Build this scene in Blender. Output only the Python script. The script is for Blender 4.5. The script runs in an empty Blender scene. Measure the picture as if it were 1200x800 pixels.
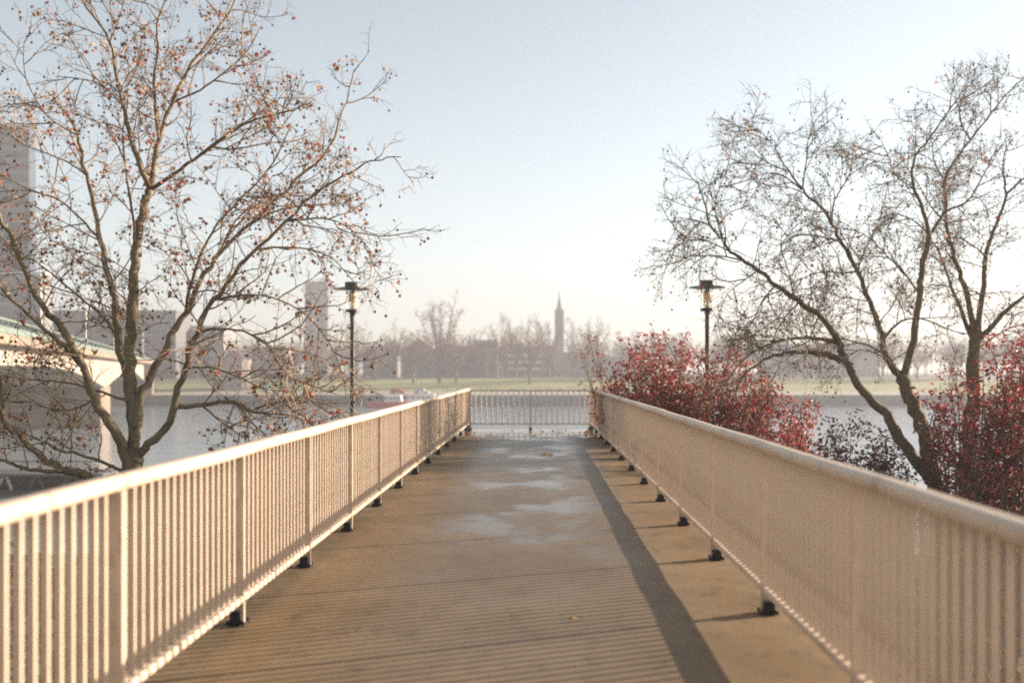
import bpy, bmesh, math, random
import numpy as np
from mathutils import Vector, Matrix, Quaternion

# ------------------------------------------------------------------ camera, sky, sun, exposure
scene = bpy.context.scene
col = scene.collection
R = math.radians
EYE = 1.56            # camera height above the walkway
F = 1167.0            # focal length in photograph pixels (35 mm lens on 36 mm film, 1200 px wide)
cam_data = bpy.data.cameras.new("camera")
cam_data.sensor_width = 36.0
cam_data.lens = 35.0
cam_data.shift_x = -29.0 / 1200.0
cam_data.shift_y = 35.0 / 1200.0
cam_data.clip_start = 0.05
cam_data.clip_end = 6000.0
cam_data.dof.use_dof = True
cam_data.dof.focus_distance = 12.5
cam_data.dof.aperture_fstop = 1.05
cam = bpy.data.objects.new("camera", cam_data)
cam.location = (0, 0, EYE)
cam.rotation_euler = (R(90), 0, 0)
col.objects.link(cam)
scene.camera = cam

SUN_AZ = 67.5         # degrees clockwise from the walkway's direction
SUN_EL = 13.0
world = bpy.data.worlds.new("World")
scene.world = world
world.use_nodes = True
wn = world.node_tree
for n in list(wn.nodes):
    wn.nodes.remove(n)
sky = wn.nodes.new("ShaderNodeTexSky")
sky.sky_type = 'NISHITA'
sky.sun_disc = False
sky.sun_elevation = R(SUN_EL)
sky.sun_rotation = R(SUN_AZ)
sky.air_density = 0.75
sky.dust_density = 0.35
sky.ozone_density = 0.35
bg = wn.nodes.new("ShaderNodeBackground")
bg.inputs["Strength"].default_value = 0.054
wo = wn.nodes.new("ShaderNodeOutputWorld")
hs = wn.nodes.new("ShaderNodeHueSaturation")
hs.inputs["Saturation"].default_value = 0.58
wn.links.new(sky.outputs[0], hs.inputs["Color"])
tint = wn.nodes.new("ShaderNodeMix")
tint.data_type = 'RGBA'
tint.blend_type = 'MULTIPLY'
tint.inputs["Factor"].default_value = 1.0
tint.inputs["B"].default_value = (0.95, 1.0, 0.95, 1)
wn.links.new(hs.outputs[0], tint.inputs["A"])
wn.links.new(tint.outputs["Result"], bg.inputs["Color"])
wn.links.new(bg.outputs[0], wo.inputs["Surface"])

sun_data = bpy.data.lights.new("sun", 'SUN')
sun_data.energy = 5.0
sun_data.angle = R(0.4)
sun_data.color = (1.0, 0.84, 0.68)
sun = bpy.data.objects.new("sun", sun_data)
d = Vector((math.sin(R(SUN_AZ)) * math.cos(R(SUN_EL)), math.cos(R(SUN_AZ)) * math.cos(R(SUN_EL)), math.sin(R(SUN_EL))))
sun.rotation_euler = d.to_track_quat('Z', 'Y').to_euler()
sun.location = (60, 25, 40)
col.objects.link(sun)

scene.view_settings.view_transform = 'Standard'
scene.view_settings.look = 'None'
scene.view_settings.gamma = 1.0
scene.view_settings.exposure = 2.27
scene.view_settings.use_curve_mapping = False
scene.render.engine = 'CYCLES'
cy = scene.cycles
cy.use_denoising = False
cy.use_adaptive_sampling = False
cy.filter_width = 1.9
cy.sample_clamp_indirect = 3.0
cy.blur_glossy = 1.0
cy.max_bounces = 6
cy.diffuse_bounces = 3
cy.glossy_bounces = 3
cy.transmission_bounces = 4
cy.transparent_max_bounces = 8
cy.volume_bounces = 0
cy.volume_step_rate = 4.0

# ------------------------------------------------------------------ helpers
rng = random.Random(7)


def P(px, py, Y):
    """World point seen at a photograph pixel when it stands Y metres along the walkway."""
    return Vector(((px - 629.0) / F * Y, Y, EYE - (py - 435.0) / F * Y))


def XP(px, Y):
    return (px - 629.0) / F * Y


def ZP(py, Y):
    return EYE - (py - 435.0) / F * Y


def link(o, parent=None):
    col.objects.link(o)
    if parent is not None:
        o.parent = parent
    return o


def tag(o, label=None, cat=None, group=None, kind=None):
    if label:
        o["label"] = label
    if cat:
        o["category"] = cat
    if group:
        o["group"] = group
    if kind:
        o["kind"] = kind
    return o


def empty(name, loc=(0, 0, 0), rz=0.0):
    o = bpy.data.objects.new(name, None)
    o.empty_display_size = 0.3
    o.location = loc
    o.rotation_euler = (0, 0, rz)
    return link(o)


class MB:
    """collects shapes, builds one mesh object"""

    def __init__(self):
        self.v = []
        self.f = []
        self.m = []

    def add(self, verts, faces, mi=0):
        k = len(self.v)
        self.v.extend([tuple(p) for p in verts])
        self.f.extend([tuple(i + k for i in fc) for fc in faces])
        self.m.extend([mi] * len(faces))

    def box(self, x0, x1, y0, y1, z0, z1, mi=0):
        self.add([(x0, y0, z0), (x1, y0, z0), (x1, y1, z0), (x0, y1, z0),
                  (x0, y0, z1), (x1, y0, z1), (x1, y1, z1), (x0, y1, z1)],
                 [(0, 3, 2, 1), (4, 5, 6, 7), (0, 1, 5, 4), (1, 2, 6, 5), (2, 3, 7, 6), (3, 0, 4, 7)], mi)
        return self

    def lathe(self, prof, n=20, c=(0, 0, 0), mi=0, cap=True):
        vs = []
        for r, z in prof:
            for i in range(n):
                a = 2 * math.pi * i / n
                vs.append((c[0] + r * math.cos(a), c[1] + r * math.sin(a), c[2] + z))
        fs = []
        for j in range(len(prof) - 1):
            for i in range(n):
                fs.append((j * n + i, j * n + (i + 1) % n, (j + 1) * n + (i + 1) % n, (j + 1) * n + i))
        if cap:
            fs.append(tuple(range(n - 1, -1, -1)))
            fs.append(tuple((len(prof) - 1) * n + i for i in range(n)))
        self.add(vs, fs, mi)
        return self

    def prism(self, outline, axis, a0, a1, mi=0):
        """outline: 2-D points; axis 'x','y','z' extrusion"""
        n = len(outline)

        def mk(p, t):
            if axis == 'y':
                return (p[0], t, p[1])
            if axis == 'x':
                return (t, p[0], p[1])
            return (p[0], p[1], t)
        vs = [mk(p, a0) for p in outline] + [mk(p, a1) for p in outline]
        fs = [tuple(range(n)), tuple(range(2 * n - 1, n - 1, -1))]
        for i in range(n):
            j = (i + 1) % n
            fs.append((i, i + n, j + n, j))
        self.add(vs, fs, mi)
        return self

    def tube(self, pts, rad, n=5):
        """tapered tube along a polyline; rad is a list"""
        k = len(pts)
        if k < 2:
            return self
        vs = []
        fs = []
        t0 = (pts[1] - pts[0]).normalized()
        up = Vector((0, 0, 1)) if abs(t0.z) < 0.9 else Vector((1, 0, 0))
        u = t0.cross(up).normalized()
        for i in range(k):
            if i == 0:
                t = t0
            elif i == k - 1:
                t = (pts[i] - pts[i - 1])
            else:
                t = (pts[i + 1] - pts[i - 1])
            if t.length < 1e-9:
                t = t0
            t = t.normalized()
            u = (u - t * u.dot(t))
            if u.length < 1e-6:
                u = t.orthogonal()
            u = u.normalized()
            w = t.cross(u)
            for s in range(n):
                a = 2 * math.pi * s / n
                p = pts[i] + (u * math.cos(a) + w * math.sin(a)) * rad[i]
                vs.append((p.x, p.y, p.z))
        for i in range(k - 1):
            for s in range(n):
                s2 = (s + 1) % n
                fs.append((i * n + s, i * n + s2, (i + 1) * n + s2, (i + 1) * n + s))
        fs.append(tuple((k - 1) * n + s for s in range(n)))
        self.add(vs, fs)
        return self

    def mesh(self, name, mats, smooth=False, fix=True):
        me = bpy.data.meshes.new(name)
        me.from_pydata(self.v, [], self.f)
        if not isinstance(mats, (list, tuple)):
            mats = [mats]
        for m in mats:
            me.materials.append(m)
        if len(mats) > 1:
            me.polygons.foreach_set("material_index", self.m)
        if smooth:
            me.polygons.foreach_set("use_smooth", [True] * len(me.polygons))
        if fix:
            bm = bmesh.new()
            bm.from_mesh(me)
            bmesh.ops.recalc_face_normals(bm, faces=bm.faces)
            bm.to_mesh(me)
            bm.free()
        me.update()
        return me

    def build(self, name, mats, parent=None, smooth=False, fix=True, loc=None):
        o = bpy.data.objects.new(name, self.mesh(name, mats, smooth, fix))
        if loc is not None:
            o.location = loc
        return link(o, parent)


def inst(name, mesh, parent=None, loc=(0, 0, 0), rz=0.0, scale=None):
    o = bpy.data.objects.new(name, mesh)
    o.location = loc
    o.rotation_euler = (0, 0, rz)
    if scale is not None:
        o.scale = scale
    return link(o, parent)


def bevel(o, w, seg=2):
    m = o.modifiers.new("bevel", 'BEVEL')
    m.width = w
    m.segments = seg
    m.limit_method = 'ANGLE'
    return o


def struct(name, mb, mats, **k):
    o = mb.build(name, mats, **k)
    o["kind"] = "structure"
    return o


# ------------------------------------------------------------------ materials
def new_mat(name):
    m = bpy.data.materials.new(name)
    m.use_nodes = True
    nt = m.node_tree
    b = nt.nodes["Principled BSDF"]
    return m, nt, b


def ramp(nt, stops, interp='LINEAR'):
    r = nt.nodes.new("ShaderNodeValToRGB")
    r.color_ramp.interpolation = interp
    e = r.color_ramp.elements
    while len(e) < len(stops):
        e.new(0.5)
    for i, (p, c) in enumerate(stops):
        e[i].position = p
        e[i].color = (c[0], c[1], c[2], 1.0)
    return r


def noise(nt, scale, detail=4.0, rough=0.55, coords='Object', vec_scale=None):
    tc = nt.nodes.new("ShaderNodeTexCoord")
    n = nt.nodes.new("ShaderNodeTexNoise")
    n.inputs["Scale"].default_value = scale
    n.inputs["Detail"].default_value = detail
    n.inputs["Roughness"].default_value = rough
    src = tc.outputs[coords]
    if vec_scale:
        mp = nt.nodes.new("ShaderNodeMapping")
        mp.inputs["Scale"].default_value = vec_scale
        nt.links.new(src, mp.inputs["Vector"])
        src = mp.outputs[0]
    nt.links.new(src, n.inputs["Vector"])
    return n


def simple(name, c1, c2=None, scale=3.0, rough=0.6, metal=0.0, bump=0.0, bump_scale=None, vec_scale=None, spec=0.4):
    m, nt, b = new_mat(name)
    b.inputs["Roughness"].default_value = rough
    b.inputs["Metallic"].default_value = metal
    b.inputs["Specular IOR Level"].default_value = spec
    if c2 is None:
        c2 = tuple(x * 0.8 for x in c1)
    n = noise(nt, scale, vec_scale=vec_scale)
    r = ramp(nt, [(0.3, c2), (0.7, c1)])
    nt.links.new(n.outputs["Fac"], r.inputs[0])
    nt.links.new(r.outputs[0], b.inputs["Base Color"])
    if bump:
        n2 = noise(nt, bump_scale or scale * 4, 5.0)
        bp = nt.nodes.new("ShaderNodeBump")
        bp.inputs["Strength"].default_value = bump
        bp.inputs["Distance"].default_value = 0.02
        nt.links.new(n2.outputs["Fac"], bp.inputs["Height"])
        nt.links.new(bp.outputs[0], b.inputs["Normal"])
    return m


M = {}


def mk_rail_paint():
    m, nt, b = new_mat("rail_paint")
    n = noise(nt, 1.3, 6.0, 0.6)
    r = ramp(nt, [(0.28, (0.43, 0.315, 0.225)), (0.5, (0.56, 0.43, 0.32)), (0.75, (0.62, 0.49, 0.375))])
    nt.links.new(n.outputs["Fac"], r.inputs[0])
    n2 = noise(nt, 14.0, 5.0, 0.65, vec_scale=(1, 1, 0.25))
    r2 = ramp(nt, [(0.30, (0.55, 0.48, 0.40)), (0.46, (1, 1, 1))])
    nt.links.new(n2.outputs["Fac"], r2.inputs[0])
    mx = nt.nodes.new("ShaderNodeMix")
    mx.data_type = 'RGBA'
    mx.blend_type = 'MULTIPLY'
    mx.inputs["Factor"].default_value = 0.8
    nt.links.new(r.outputs[0], mx.inputs["A"])
    nt.links.new(r2.outputs[0], mx.inputs["B"])
    n4 = noise(nt, 26.0, 6.0, 0.75)
    r4 = ramp(nt, [(0.0, (0, 0, 0)), (0.66, (0, 0, 0)), (0.70, (1, 1, 1))])
    nt.links.new(n4.outputs["Fac"], r4.inputs[0])
    n5 = noise(nt, 2.1, 3.0, 0.5)
    r5 = ramp(nt, [(0.46, (0, 0, 0)), (0.62, (1, 1, 1))])
    nt.links.new(n5.outputs["Fac"], r5.inputs[0])
    ml = nt.nodes.new("ShaderNodeMath")
    ml.operation = 'MULTIPLY'
    nt.links.new(r4.outputs[0], ml.inputs[0])
    nt.links.new(r5.outputs[0], ml.inputs[1])
    rs = nt.nodes.new("ShaderNodeMix")
    rs.data_type = 'RGBA'
    nt.links.new(ml.outputs[0], rs.inputs["Factor"])
    nt.links.new(mx.outputs["Result"], rs.inputs["A"])
    rs.inputs["B"].default_value = (0.16, 0.075, 0.035, 1)
    nt.links.new(rs.outputs["Result"], b.inputs["Base Color"])
    b.inputs["Roughness"].default_value = 0.42
    n3 = noise(nt, 60.0, 3.0)
    bp = nt.nodes.new("ShaderNodeBump")
    bp.inputs["Strength"].default_value = 0.08
    bp.inputs["Distance"].default_value = 0.003
    nt.links.new(n3.outputs["Fac"], bp.inputs["Height"])
    nt.links.new(bp.outputs[0], b.inputs["Normal"])
    return m


def mk_deck():
    m, nt, b = new_mat("deck_coating")
    L = nt.links.new
    tc = nt.nodes.new("ShaderNodeTexCoord")
    big = noise(nt, 0.7, 5.0, 0.6)
    r = ramp(nt, [(0.3, (0.182, 0.119, 0.061)), (0.55, (0.25, 0.169, 0.095)), (0.75, (0.30, 0.208, 0.114))])
    L(big.outputs["Fac"], r.inputs[0])
    fine = noise(nt, 90.0, 4.0, 0.7)
    r2 = ramp(nt, [(0.32, (0.5, 0.5, 0.5)), (0.5, (0.9, 0.9, 0.9)), (0.7, (1.15, 1.12, 1.08))])
    L(fine.outputs["Fac"], r2.inputs[0])
    mx = nt.nodes.new("ShaderNodeMix")
    mx.data_type = 'RGBA'
    mx.blend_type = 'MULTIPLY'
    mx.inputs["Factor"].default_value = 0.75
    L(r.outputs[0], mx.inputs["A"])
    L(r2.outputs[0], mx.inputs["B"])
    st = noise(nt, 5.0, 8.0, 0.7, vec_scale=(1.0, 0.55, 1.0))
    r3 = ramp(nt, [(0.30, (0.55, 0.52, 0.50)), (0.46, (0.95, 0.95, 0.95)), (0.62, (1.0, 1.0, 1.0)), (0.75, (1.18, 1.14, 1.1))])
    L(st.outputs["Fac"], r3.inputs[0])
    mx0 = mx
    mx = nt.nodes.new("ShaderNodeMix")
    mx.data_type = 'RGBA'
    mx.blend_type = 'MULTIPLY'
    mx.inputs["Factor"].default_value = 0.85
    L(mx0.outputs["Result"], mx.inputs["A"])
    L(r3.outputs[0], mx.inputs["B"])
    # damp patches: worn tracks down the middle and a puddle at the far end
    sep = nt.nodes.new("ShaderNodeSeparateXYZ")
    L(tc.outputs["Object"], sep.inputs[0])

    def math_(op, a, bb=None, clamp=False):
        n = nt.nodes.new("ShaderNodeMath")
        n.operation = op
        n.use_clamp = clamp
        for i, v in enumerate((a, bb)):
            if v is None:
                continue
            if isinstance(v, (int, float)):
                n.inputs[i].default_value = v
            else:
                L(v, n.inputs[i])
        return n.outputs[0]

    def mrange(v, a0, a1):
        n = nt.nodes.new("ShaderNodeMapRange")
        n.interpolation_type = 'SMOOTHSTEP'
        n.inputs["From Min"].default_value = a0
        n.inputs["From Max"].default_value = a1
        L(v, n.inputs["Value"])
        return n.outputs[0]
    dx = math_('ABSOLUTE', math_('ADD', sep.outputs["X"], 0.1))
    mid = math_('SUBTRACT', 1.0, mrange(dx, 0.35, 1.3))
    along = mrange(sep.outputs["Y"], 5.0, 11.0)
    blot = noise(nt, 0.9, 4.0, 0.6, vec_scale=(1.0, 0.75, 1.0))
    blotm = mrange(blot.outputs["Fac"], 0.47, 0.62)
    damp = math_('MULTIPLY', math_('MULTIPLY', mid, along), blotm)
    pn = noise(nt, 1.4, 3.0, 0.6)
    endz = mrange(math_('ADD', sep.outputs["Y"], math_('MULTIPLY', math_('SUBTRACT', pn.outputs["Fac"], 0.5), 5.0)), 23.2, 24.6)
    sheen = math_('MULTIPLY', math_('SUBTRACT', 1.0, mrange(dx, 0.7, 1.6)), math_('ADD', 0.24, math_('MULTIPLY', mrange(sep.outputs["Y"], 6.0, 20.0), 0.22)))
    wet = math_('MAXIMUM', math_('ADD', math_('MULTIPLY', damp, 0.42), sheen), endz, True)
    dk = nt.nodes.new("ShaderNodeMix")
    dk.data_type = 'RGBA'
    L(wet, dk.inputs["Factor"])
    L(mx.outputs["Result"], dk.inputs["A"])
    dk.inputs["B"].default_value = (0.085, 0.068, 0.055, 1)
    # moss and leaf dirt close under both railings
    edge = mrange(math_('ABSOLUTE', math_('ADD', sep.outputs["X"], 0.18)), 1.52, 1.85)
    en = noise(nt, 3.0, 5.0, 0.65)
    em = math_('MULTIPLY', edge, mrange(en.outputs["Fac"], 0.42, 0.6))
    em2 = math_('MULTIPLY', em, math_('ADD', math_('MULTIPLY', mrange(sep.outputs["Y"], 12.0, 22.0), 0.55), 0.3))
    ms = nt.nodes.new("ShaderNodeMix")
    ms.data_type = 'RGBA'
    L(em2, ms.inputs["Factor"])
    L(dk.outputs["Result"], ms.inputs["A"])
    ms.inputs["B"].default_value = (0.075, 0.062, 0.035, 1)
    L(ms.outputs["Result"], b.inputs["Base Color"])
    rg = nt.nodes.new("ShaderNodeMapRange")
    rg.inputs["To Min"].default_value = 0.66
    rg.inputs["To Max"].default_value = 0.13
    L(wet, rg.inputs["Value"])
    L(rg.outputs[0], b.inputs["Roughness"])
    bp = nt.nodes.new("ShaderNodeBump")
    bp.inputs["Distance"].default_value = 0.004
    L(math_('SUBTRACT', 0.35, math_('MULTIPLY', wet, 0.28)), bp.inputs["Strength"])
    L(fine.outputs["Fac"], bp.inputs["Height"])
    L(bp.outputs[0], b.inputs["Normal"])
    sp = nt.nodes.new("ShaderNodeMapRange")
    sp.inputs["To Min"].default_value = 0.12
    sp.inputs["To Max"].default_value = 0.6
    L(wet, sp.inputs["Value"])
    L(sp.outputs[0], b.inputs["Specular IOR Level"])
    return m


def mk_bark(name, dark, mid, pale):
    m, nt, b = new_mat(name)
    n = noise(nt, 5.0, 5.0, 0.65, vec_scale=(1, 1, 0.45))
    r = ramp(nt, [(0.32, dark), (0.52, mid), (0.66, mid), (0.72, pale)])
    nt.links.new(n.outputs["Fac"], r.inputs[0])
    nt.links.new(r.outputs[0], b.inputs["Base Color"])
    b.inputs["Roughness"].default_value = 0.85
    b.inputs["Specular IOR Level"].default_value = 0.2
    n2 = noise(nt, 22.0, 5.0, 0.7, vec_scale=(1, 1, 0.35))
    bp = nt.nodes.new("ShaderNodeBump")
    bp.inputs["Strength"].default_value = 0.6
    bp.inputs["Distance"].default_value = 0.02
    nt.links.new(n2.outputs["Fac"], bp.inputs["Height"])
    nt.links.new(bp.outputs[0], b.inputs["Normal"])
    return m


def mk_leaf(name, stops, trans=0.35, rough=0.5):
    m, nt, b = new_mat(name)
    g = nt.nodes.new("ShaderNodeNewGeometry")
    r = ramp(nt, stops)
    nt.links.new(g.outputs["Random Per Island"], r.inputs[0])
    nt.links.new(r.outputs[0], b.inputs["Base Color"])
    b.inputs["Roughness"].default_value = rough
    b.inputs["Specular IOR Level"].default_value = 0.35
    t = nt.nodes.new("ShaderNodeBsdfTranslucent")
    nt.links.new(r.outputs[0], t.inputs["Color"])
    mx = nt.nodes.new("ShaderNodeMixShader")
    mx.inputs[0].default_value = trans
    out = nt.nodes["Material Output"]
    nt.links.new(b.outputs[0], mx.inputs[1])
    nt.links.new(t.outputs[0], mx.inputs[2])
    nt.links.new(mx.outputs[0], out.inputs["Surface"])
    return m


def mk_water():
    m, nt, b = new_mat("river_water")
    b.inputs["Base Color"].default_value = (0.29, 0.35, 0.40, 1)
    b.inputs["Roughness"].default_value = 0.06
    b.inputs["IOR"].default_value = 1.45
    n1 = noise(nt, 0.35, 5.0, 0.6, vec_scale=(0.7, 1.0, 1.0))
    n2 = noise(nt, 1.9, 4.0, 0.6, vec_scale=(0.7, 1.0, 1.0))
    ad = nt.nodes.new("ShaderNodeMath")
    ad.operation = 'MULTIPLY_ADD'
    ad.inputs[1].default_value = 0.35
    nt.links.new(n2.outputs["Fac"], ad.inputs[0])
    nt.links.new(n1.outputs["Fac"], ad.inputs[2])
    bp = nt.nodes.new("ShaderNodeBump")
    bp.inputs["Strength"].default_value = 0.5
    bp.inputs["Distance"].default_value = 0.30
    nt.links.new(ad.outputs[0], bp.inputs["Height"])
    nt.links.new(bp.outputs[0], b.inputs["Normal"])
    return m


M["rail"] = mk_rail_paint()
M["rail_grey"] = simple("weathered_rail_paint", (0.62, 0.58, 0.51), (0.45, 0.42, 0.37), 5.0, 0.5)
M["foot"] = simple("black_rubber", (0.022, 0.020, 0.018), (0.012, 0.011, 0.010), 20.0, 0.7)
M["deck"] = mk_deck()
M["concrete"] = simple("concrete", (0.38, 0.35, 0.31), (0.27, 0.25, 0.22), 0.8, 0.8, bump=0.3, bump_scale=14)
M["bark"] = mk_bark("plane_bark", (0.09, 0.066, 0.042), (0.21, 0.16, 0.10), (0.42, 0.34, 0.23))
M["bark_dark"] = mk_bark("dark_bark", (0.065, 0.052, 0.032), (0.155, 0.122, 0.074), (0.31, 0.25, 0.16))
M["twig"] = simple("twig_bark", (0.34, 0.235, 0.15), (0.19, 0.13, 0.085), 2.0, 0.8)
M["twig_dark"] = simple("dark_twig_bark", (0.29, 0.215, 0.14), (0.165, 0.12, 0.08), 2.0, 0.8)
M["leaf_dry"] = mk_leaf("dry_plane_leaf", [(0.0, (0.32, 0.05, 0.032)), (0.25, (0.40, 0.10, 0.055)), (0.5, (0.30, 0.12, 0.065)),
                                         (0.75, (0.48, 0.23, 0.10)), (0.92, (0.52, 0.32, 0.17)), (1.0, (0.32, 0.29, 0.09))], 0.35)
M["seed"] = simple("seed_ball", (0.10, 0.058, 0.035), (0.05, 0.03, 0.02), 30.0, 0.9)
M["leaf_red"] = mk_leaf("red_shrub_leaf", [(0.0, (0.07, 0.014, 0.013)), (0.25, (0.19, 0.018, 0.020)), (0.48, (0.46, 0.045, 0.055)),
                                        (0.62, (0.19, 0.06, 0.04)), (0.78, (0.50, 0.16, 0.12)), (0.9, (0.24, 0.14, 0.085)), (1.0, (0.52, 0.40, 0.32))], 0.4, 0.45)
M["leaf_maroon"] = mk_leaf("maroon_shrub_leaf", [(0.0, (0.035, 0.014, 0.012)), (0.4, (0.09, 0.016, 0.018)), (0.7, (0.05, 0.03, 0.016)),
                                              (0.9, (0.22, 0.02, 0.025)), (1.0, (0.26, 0.12, 0.07))], 0.25, 0.4)
M["fallen"] = mk_leaf("fallen_leaf", [(0.0, (0.30, 0.10, 0.04)), (0.5, (0.42, 0.24, 0.08)), (1.0, (0.22, 0.05, 0.03))], 0.1)
M["lamp_metal"] = simple("green_black_lamp_metal", (0.040, 0.044, 0.036), (0.025, 0.028, 0.023), 6.0, 0.45)
M["water"] = mk_water()
M["ground"] = simple("bank_ground", (0.12, 0.115, 0.07), (0.075, 0.07, 0.05), 0.5, 0.95, bump=0.4)
M["earth_far"] = simple("far_ground", (0.13, 0.13, 0.085), (0.09, 0.088, 0.06), 0.05, 0.95)
M["stone_dark"] = simple("dark_quay_stone", (0.13, 0.125, 0.11), (0.075, 0.075, 0.066), 0.4, 0.85)
M["path"] = simple("pale_path", (0.42, 0.37, 0.28), (0.33, 0.29, 0.22), 0.2, 0.9)
M["lawn"] = simple("lawn_grass", (0.30, 0.29, 0.10), (0.20, 0.205, 0.07), 0.12, 0.95)
M["hedge"] = mk_leaf("hedge_leaf", [(0.0, (0.03, 0.045, 0.022)), (1.0, (0.075, 0.085, 0.04))], 0.15)
M["fascia"] = simple("cream_bridge_concrete", (0.40, 0.335, 0.265), (0.28, 0.23, 0.18), 0.15, 0.8)
M["tan"] = simple("tan_bridge_edge", (0.24, 0.175, 0.12), (0.18, 0.135, 0.095), 0.2, 0.8)
M["mint"] = simple("mint_green_paint", (0.16, 0.20, 0.165), (0.12, 0.16, 0.135), 0.6, 0.6)
M["pier"] = simple("pier_stone", (0.26, 0.20, 0.145), (0.15, 0.115, 0.085), 0.35, 0.85)
M["glass_dark"] = simple("dark_window_glass", (0.05, 0.06, 0.07), (0.03, 0.035, 0.04), 0.5, 0.12, spec=0.6)
M["white"] = simple("white_paint", (0.82, 0.80, 0.76), (0.72, 0.70, 0.67), 1.0, 0.5)
M["red_paint"] = simple("red_paint", (0.50, 0.06, 0.05), (0.38, 0.04, 0.035), 1.0, 0.45)
M["teal"] = simple("teal_paint", (0.10, 0.34, 0.31), (0.07, 0.26, 0.24), 1.0, 0.5)
M["grey_metal"] = simple("grey_metal", (0.12, 0.12, 0.125), (0.08, 0.08, 0.085), 4.0, 0.5)


def wall_mat(name, c):
    return simple(name, tuple(x * 0.62 for x in c), tuple(x * 0.48 for x in c), 0.25, 0.85)


# glass of the lamps
def mk_glass():
    m, nt, b = new_mat("lamp_glass")
    b.inputs["Base Color"].default_value = (0.93, 0.90, 0.82, 1)
    b.inputs["Roughness"].default_value = 0.12
    b.inputs["Transmission Weight"].default_value = 0.55
    b.inputs["IOR"].default_value = 1.15
    b.inputs["Alpha"].default_value = 0.55
    return m


M["glass"] = mk_glass()
M["amber"] = simple("amber_lamp_core", (0.62, 0.40, 0.16), (0.45, 0.26, 0.10), 8.0, 0.4)

# ------------------------------------------------------------------ setting: ground, river, far bank
WATER = -8.0
FARQ = 275.0
XW = 1100.0


def sheet(name, y0, z0, y1, z1, mat, x0=-XW, x1=XW, nx=1):
    mb = MB()
    mb.add([(x0, y0, z0), (x1, y0, z0), (x1, y1, z1), (x0, y1, z1)], [(0, 1, 2, 3)])
    o = mb.build(name, mat, fix=False)
    o["kind"] = "structure"
    return o


sheet("ground", -260, -4.5, 33.0, -4.5, M["ground"])
sheet("quay_wall", 33.0, -4.5, 33.4, -12.0, M["stone_dark"])
sheet("river_bed", 33.4, -12.0, FARQ, -12.0, M["stone_dark"])
sheet("river_water", 33.3, WATER, FARQ + 0.3, WATER, M["water"])
sheet("far_quay_wall", FARQ, -12.0, FARQ + 1.2, -5.0, M["stone_dark"])
sheet("riverside_path", FARQ + 1.2, -5.0, 291.0, -4.3, M["path"])
sheet("lawn", 291.0, -4.3, 345.0, -0.9, M["lawn"])
sheet("far_ground", 345.0, -0.9, 1150.0, -0.6, M["earth_far"])

# walkway deck: gently sagging slab
DX0, DX1, DY0, DY1 = -2.06, 1.70, -10.0, 27.12


def deck_z(x, y):
    s = 0.0013 * math.cos((y - 6.46) * 2 * math.pi / 1.86) * (0.4 + 0.6 * min(1.0, abs(x + 0.18) / 1.2))
    s += 0.0006 * math.sin(y * 1.13 + x * 0.9) + 0.0006 * math.sin(y * 5.1 - x * 2.0)
    return s - 0.010


nx, ny = 26, 420
vs = []
for j in range(ny + 1):
    y = DY0 + (DY1 - DY0) * j / ny
    for i in range(nx + 1):
        x = DX0 + (DX1 - DX0) * i / nx
        vs.append((x, y, deck_z(x, y)))
fs = [(j * (nx + 1) + i, j * (nx + 1) + i + 1, (j + 1) * (nx + 1) + i + 1, (j + 1) * (nx + 1) + i) for j in range(ny) for i in range(nx)]
mb = MB()
mb.add(vs, fs)
deck = struct("walkway_deck", mb, M["deck"], smooth=True, fix=False)
mb = MB()
mb.box(DX0 - 0.02, DX1 + 0.02, DY0, DY1 + 0.02, -0.42, -0.05)
slab = mb.build("slab", M["concrete"], deck)
mb = MB()
mb.box(-0.75, 0.40, DY0, DY1 - 1.5, -0.95, -0.424)
mb.build("girder", M["concrete"], deck)
for yy in (7.5, 21.0):
    mb = MB()
    mb.lathe([(0.42, -4.6), (0.38, -1.2), (0.55, -0.955)], 20, (-0.18, yy, 0))
    mb.build("pier", M["concrete"], deck, smooth=False)

# ------------------------------------------------------------------ railings
HX_L, HX_R = -1.86, 1.50
YEND = 27.0


def rounded_profile(w, h, r, n=4):
    pts = []
    for cx, cz, a0 in ((w / 2 - r, h / 2 - r, 0), (-w / 2 + r, h / 2 - r, 90), (-w / 2 + r, -h / 2 + r, 180), (w / 2 - r, -h / 2 + r, 270)):
        for k in range(n + 1):
            a = R(a0 + 90.0 * k / n)
            pts.append((cx + r * math.cos(a), cz + r * math.sin(a)))
    return pts


bar_mb = MB()
bar_mb.box(-0.0155, 0.0155, -0.0085, 0.0085, 0.170, 1.040)
bar_mesh = bar_mb.mesh("bar", M["rail"])
post_mb = MB()
post_mb.box(-0.046, 0.030, -0.012, 0.012, 0.0, 1.036)
post_mesh = post_mb.mesh("post", M["rail"])
foot_mb = MB()
foot_mb.prism([(-0.045, 0.0), (0.045, 0.0), (0.045, 0.018), (0.034, 0.024), (0.034, 0.075), (-0.034, 0.075), (-0.034, 0.024), (-0.045, 0.018)], 'y', -0.054, -0.013)
foot_mb.prism([(-0.045, 0.0), (0.045, 0.0), (0.045, 0.018), (0.034, 0.024), (0.034, 0.075), (-0.034, 0.075), (-0.034, 0.024), (-0.045, 0.018)], 'y', 0.013, 0.041)
foot_mb.box(-0.058, 0.058, -0.064, 0.052, -0.006, 0.0035)
for sx_ in (-1, 1):
    for sy_ in (-0.060, 0.047):
        foot_mb.lathe([(0.009, 0.0036), (0.009, 0.014), (0.005, 0.017)], 6, (0.050 * sx_, sy_, 0))
foot_mesh = foot_mb.mesh("foot", M["foot"])


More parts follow.
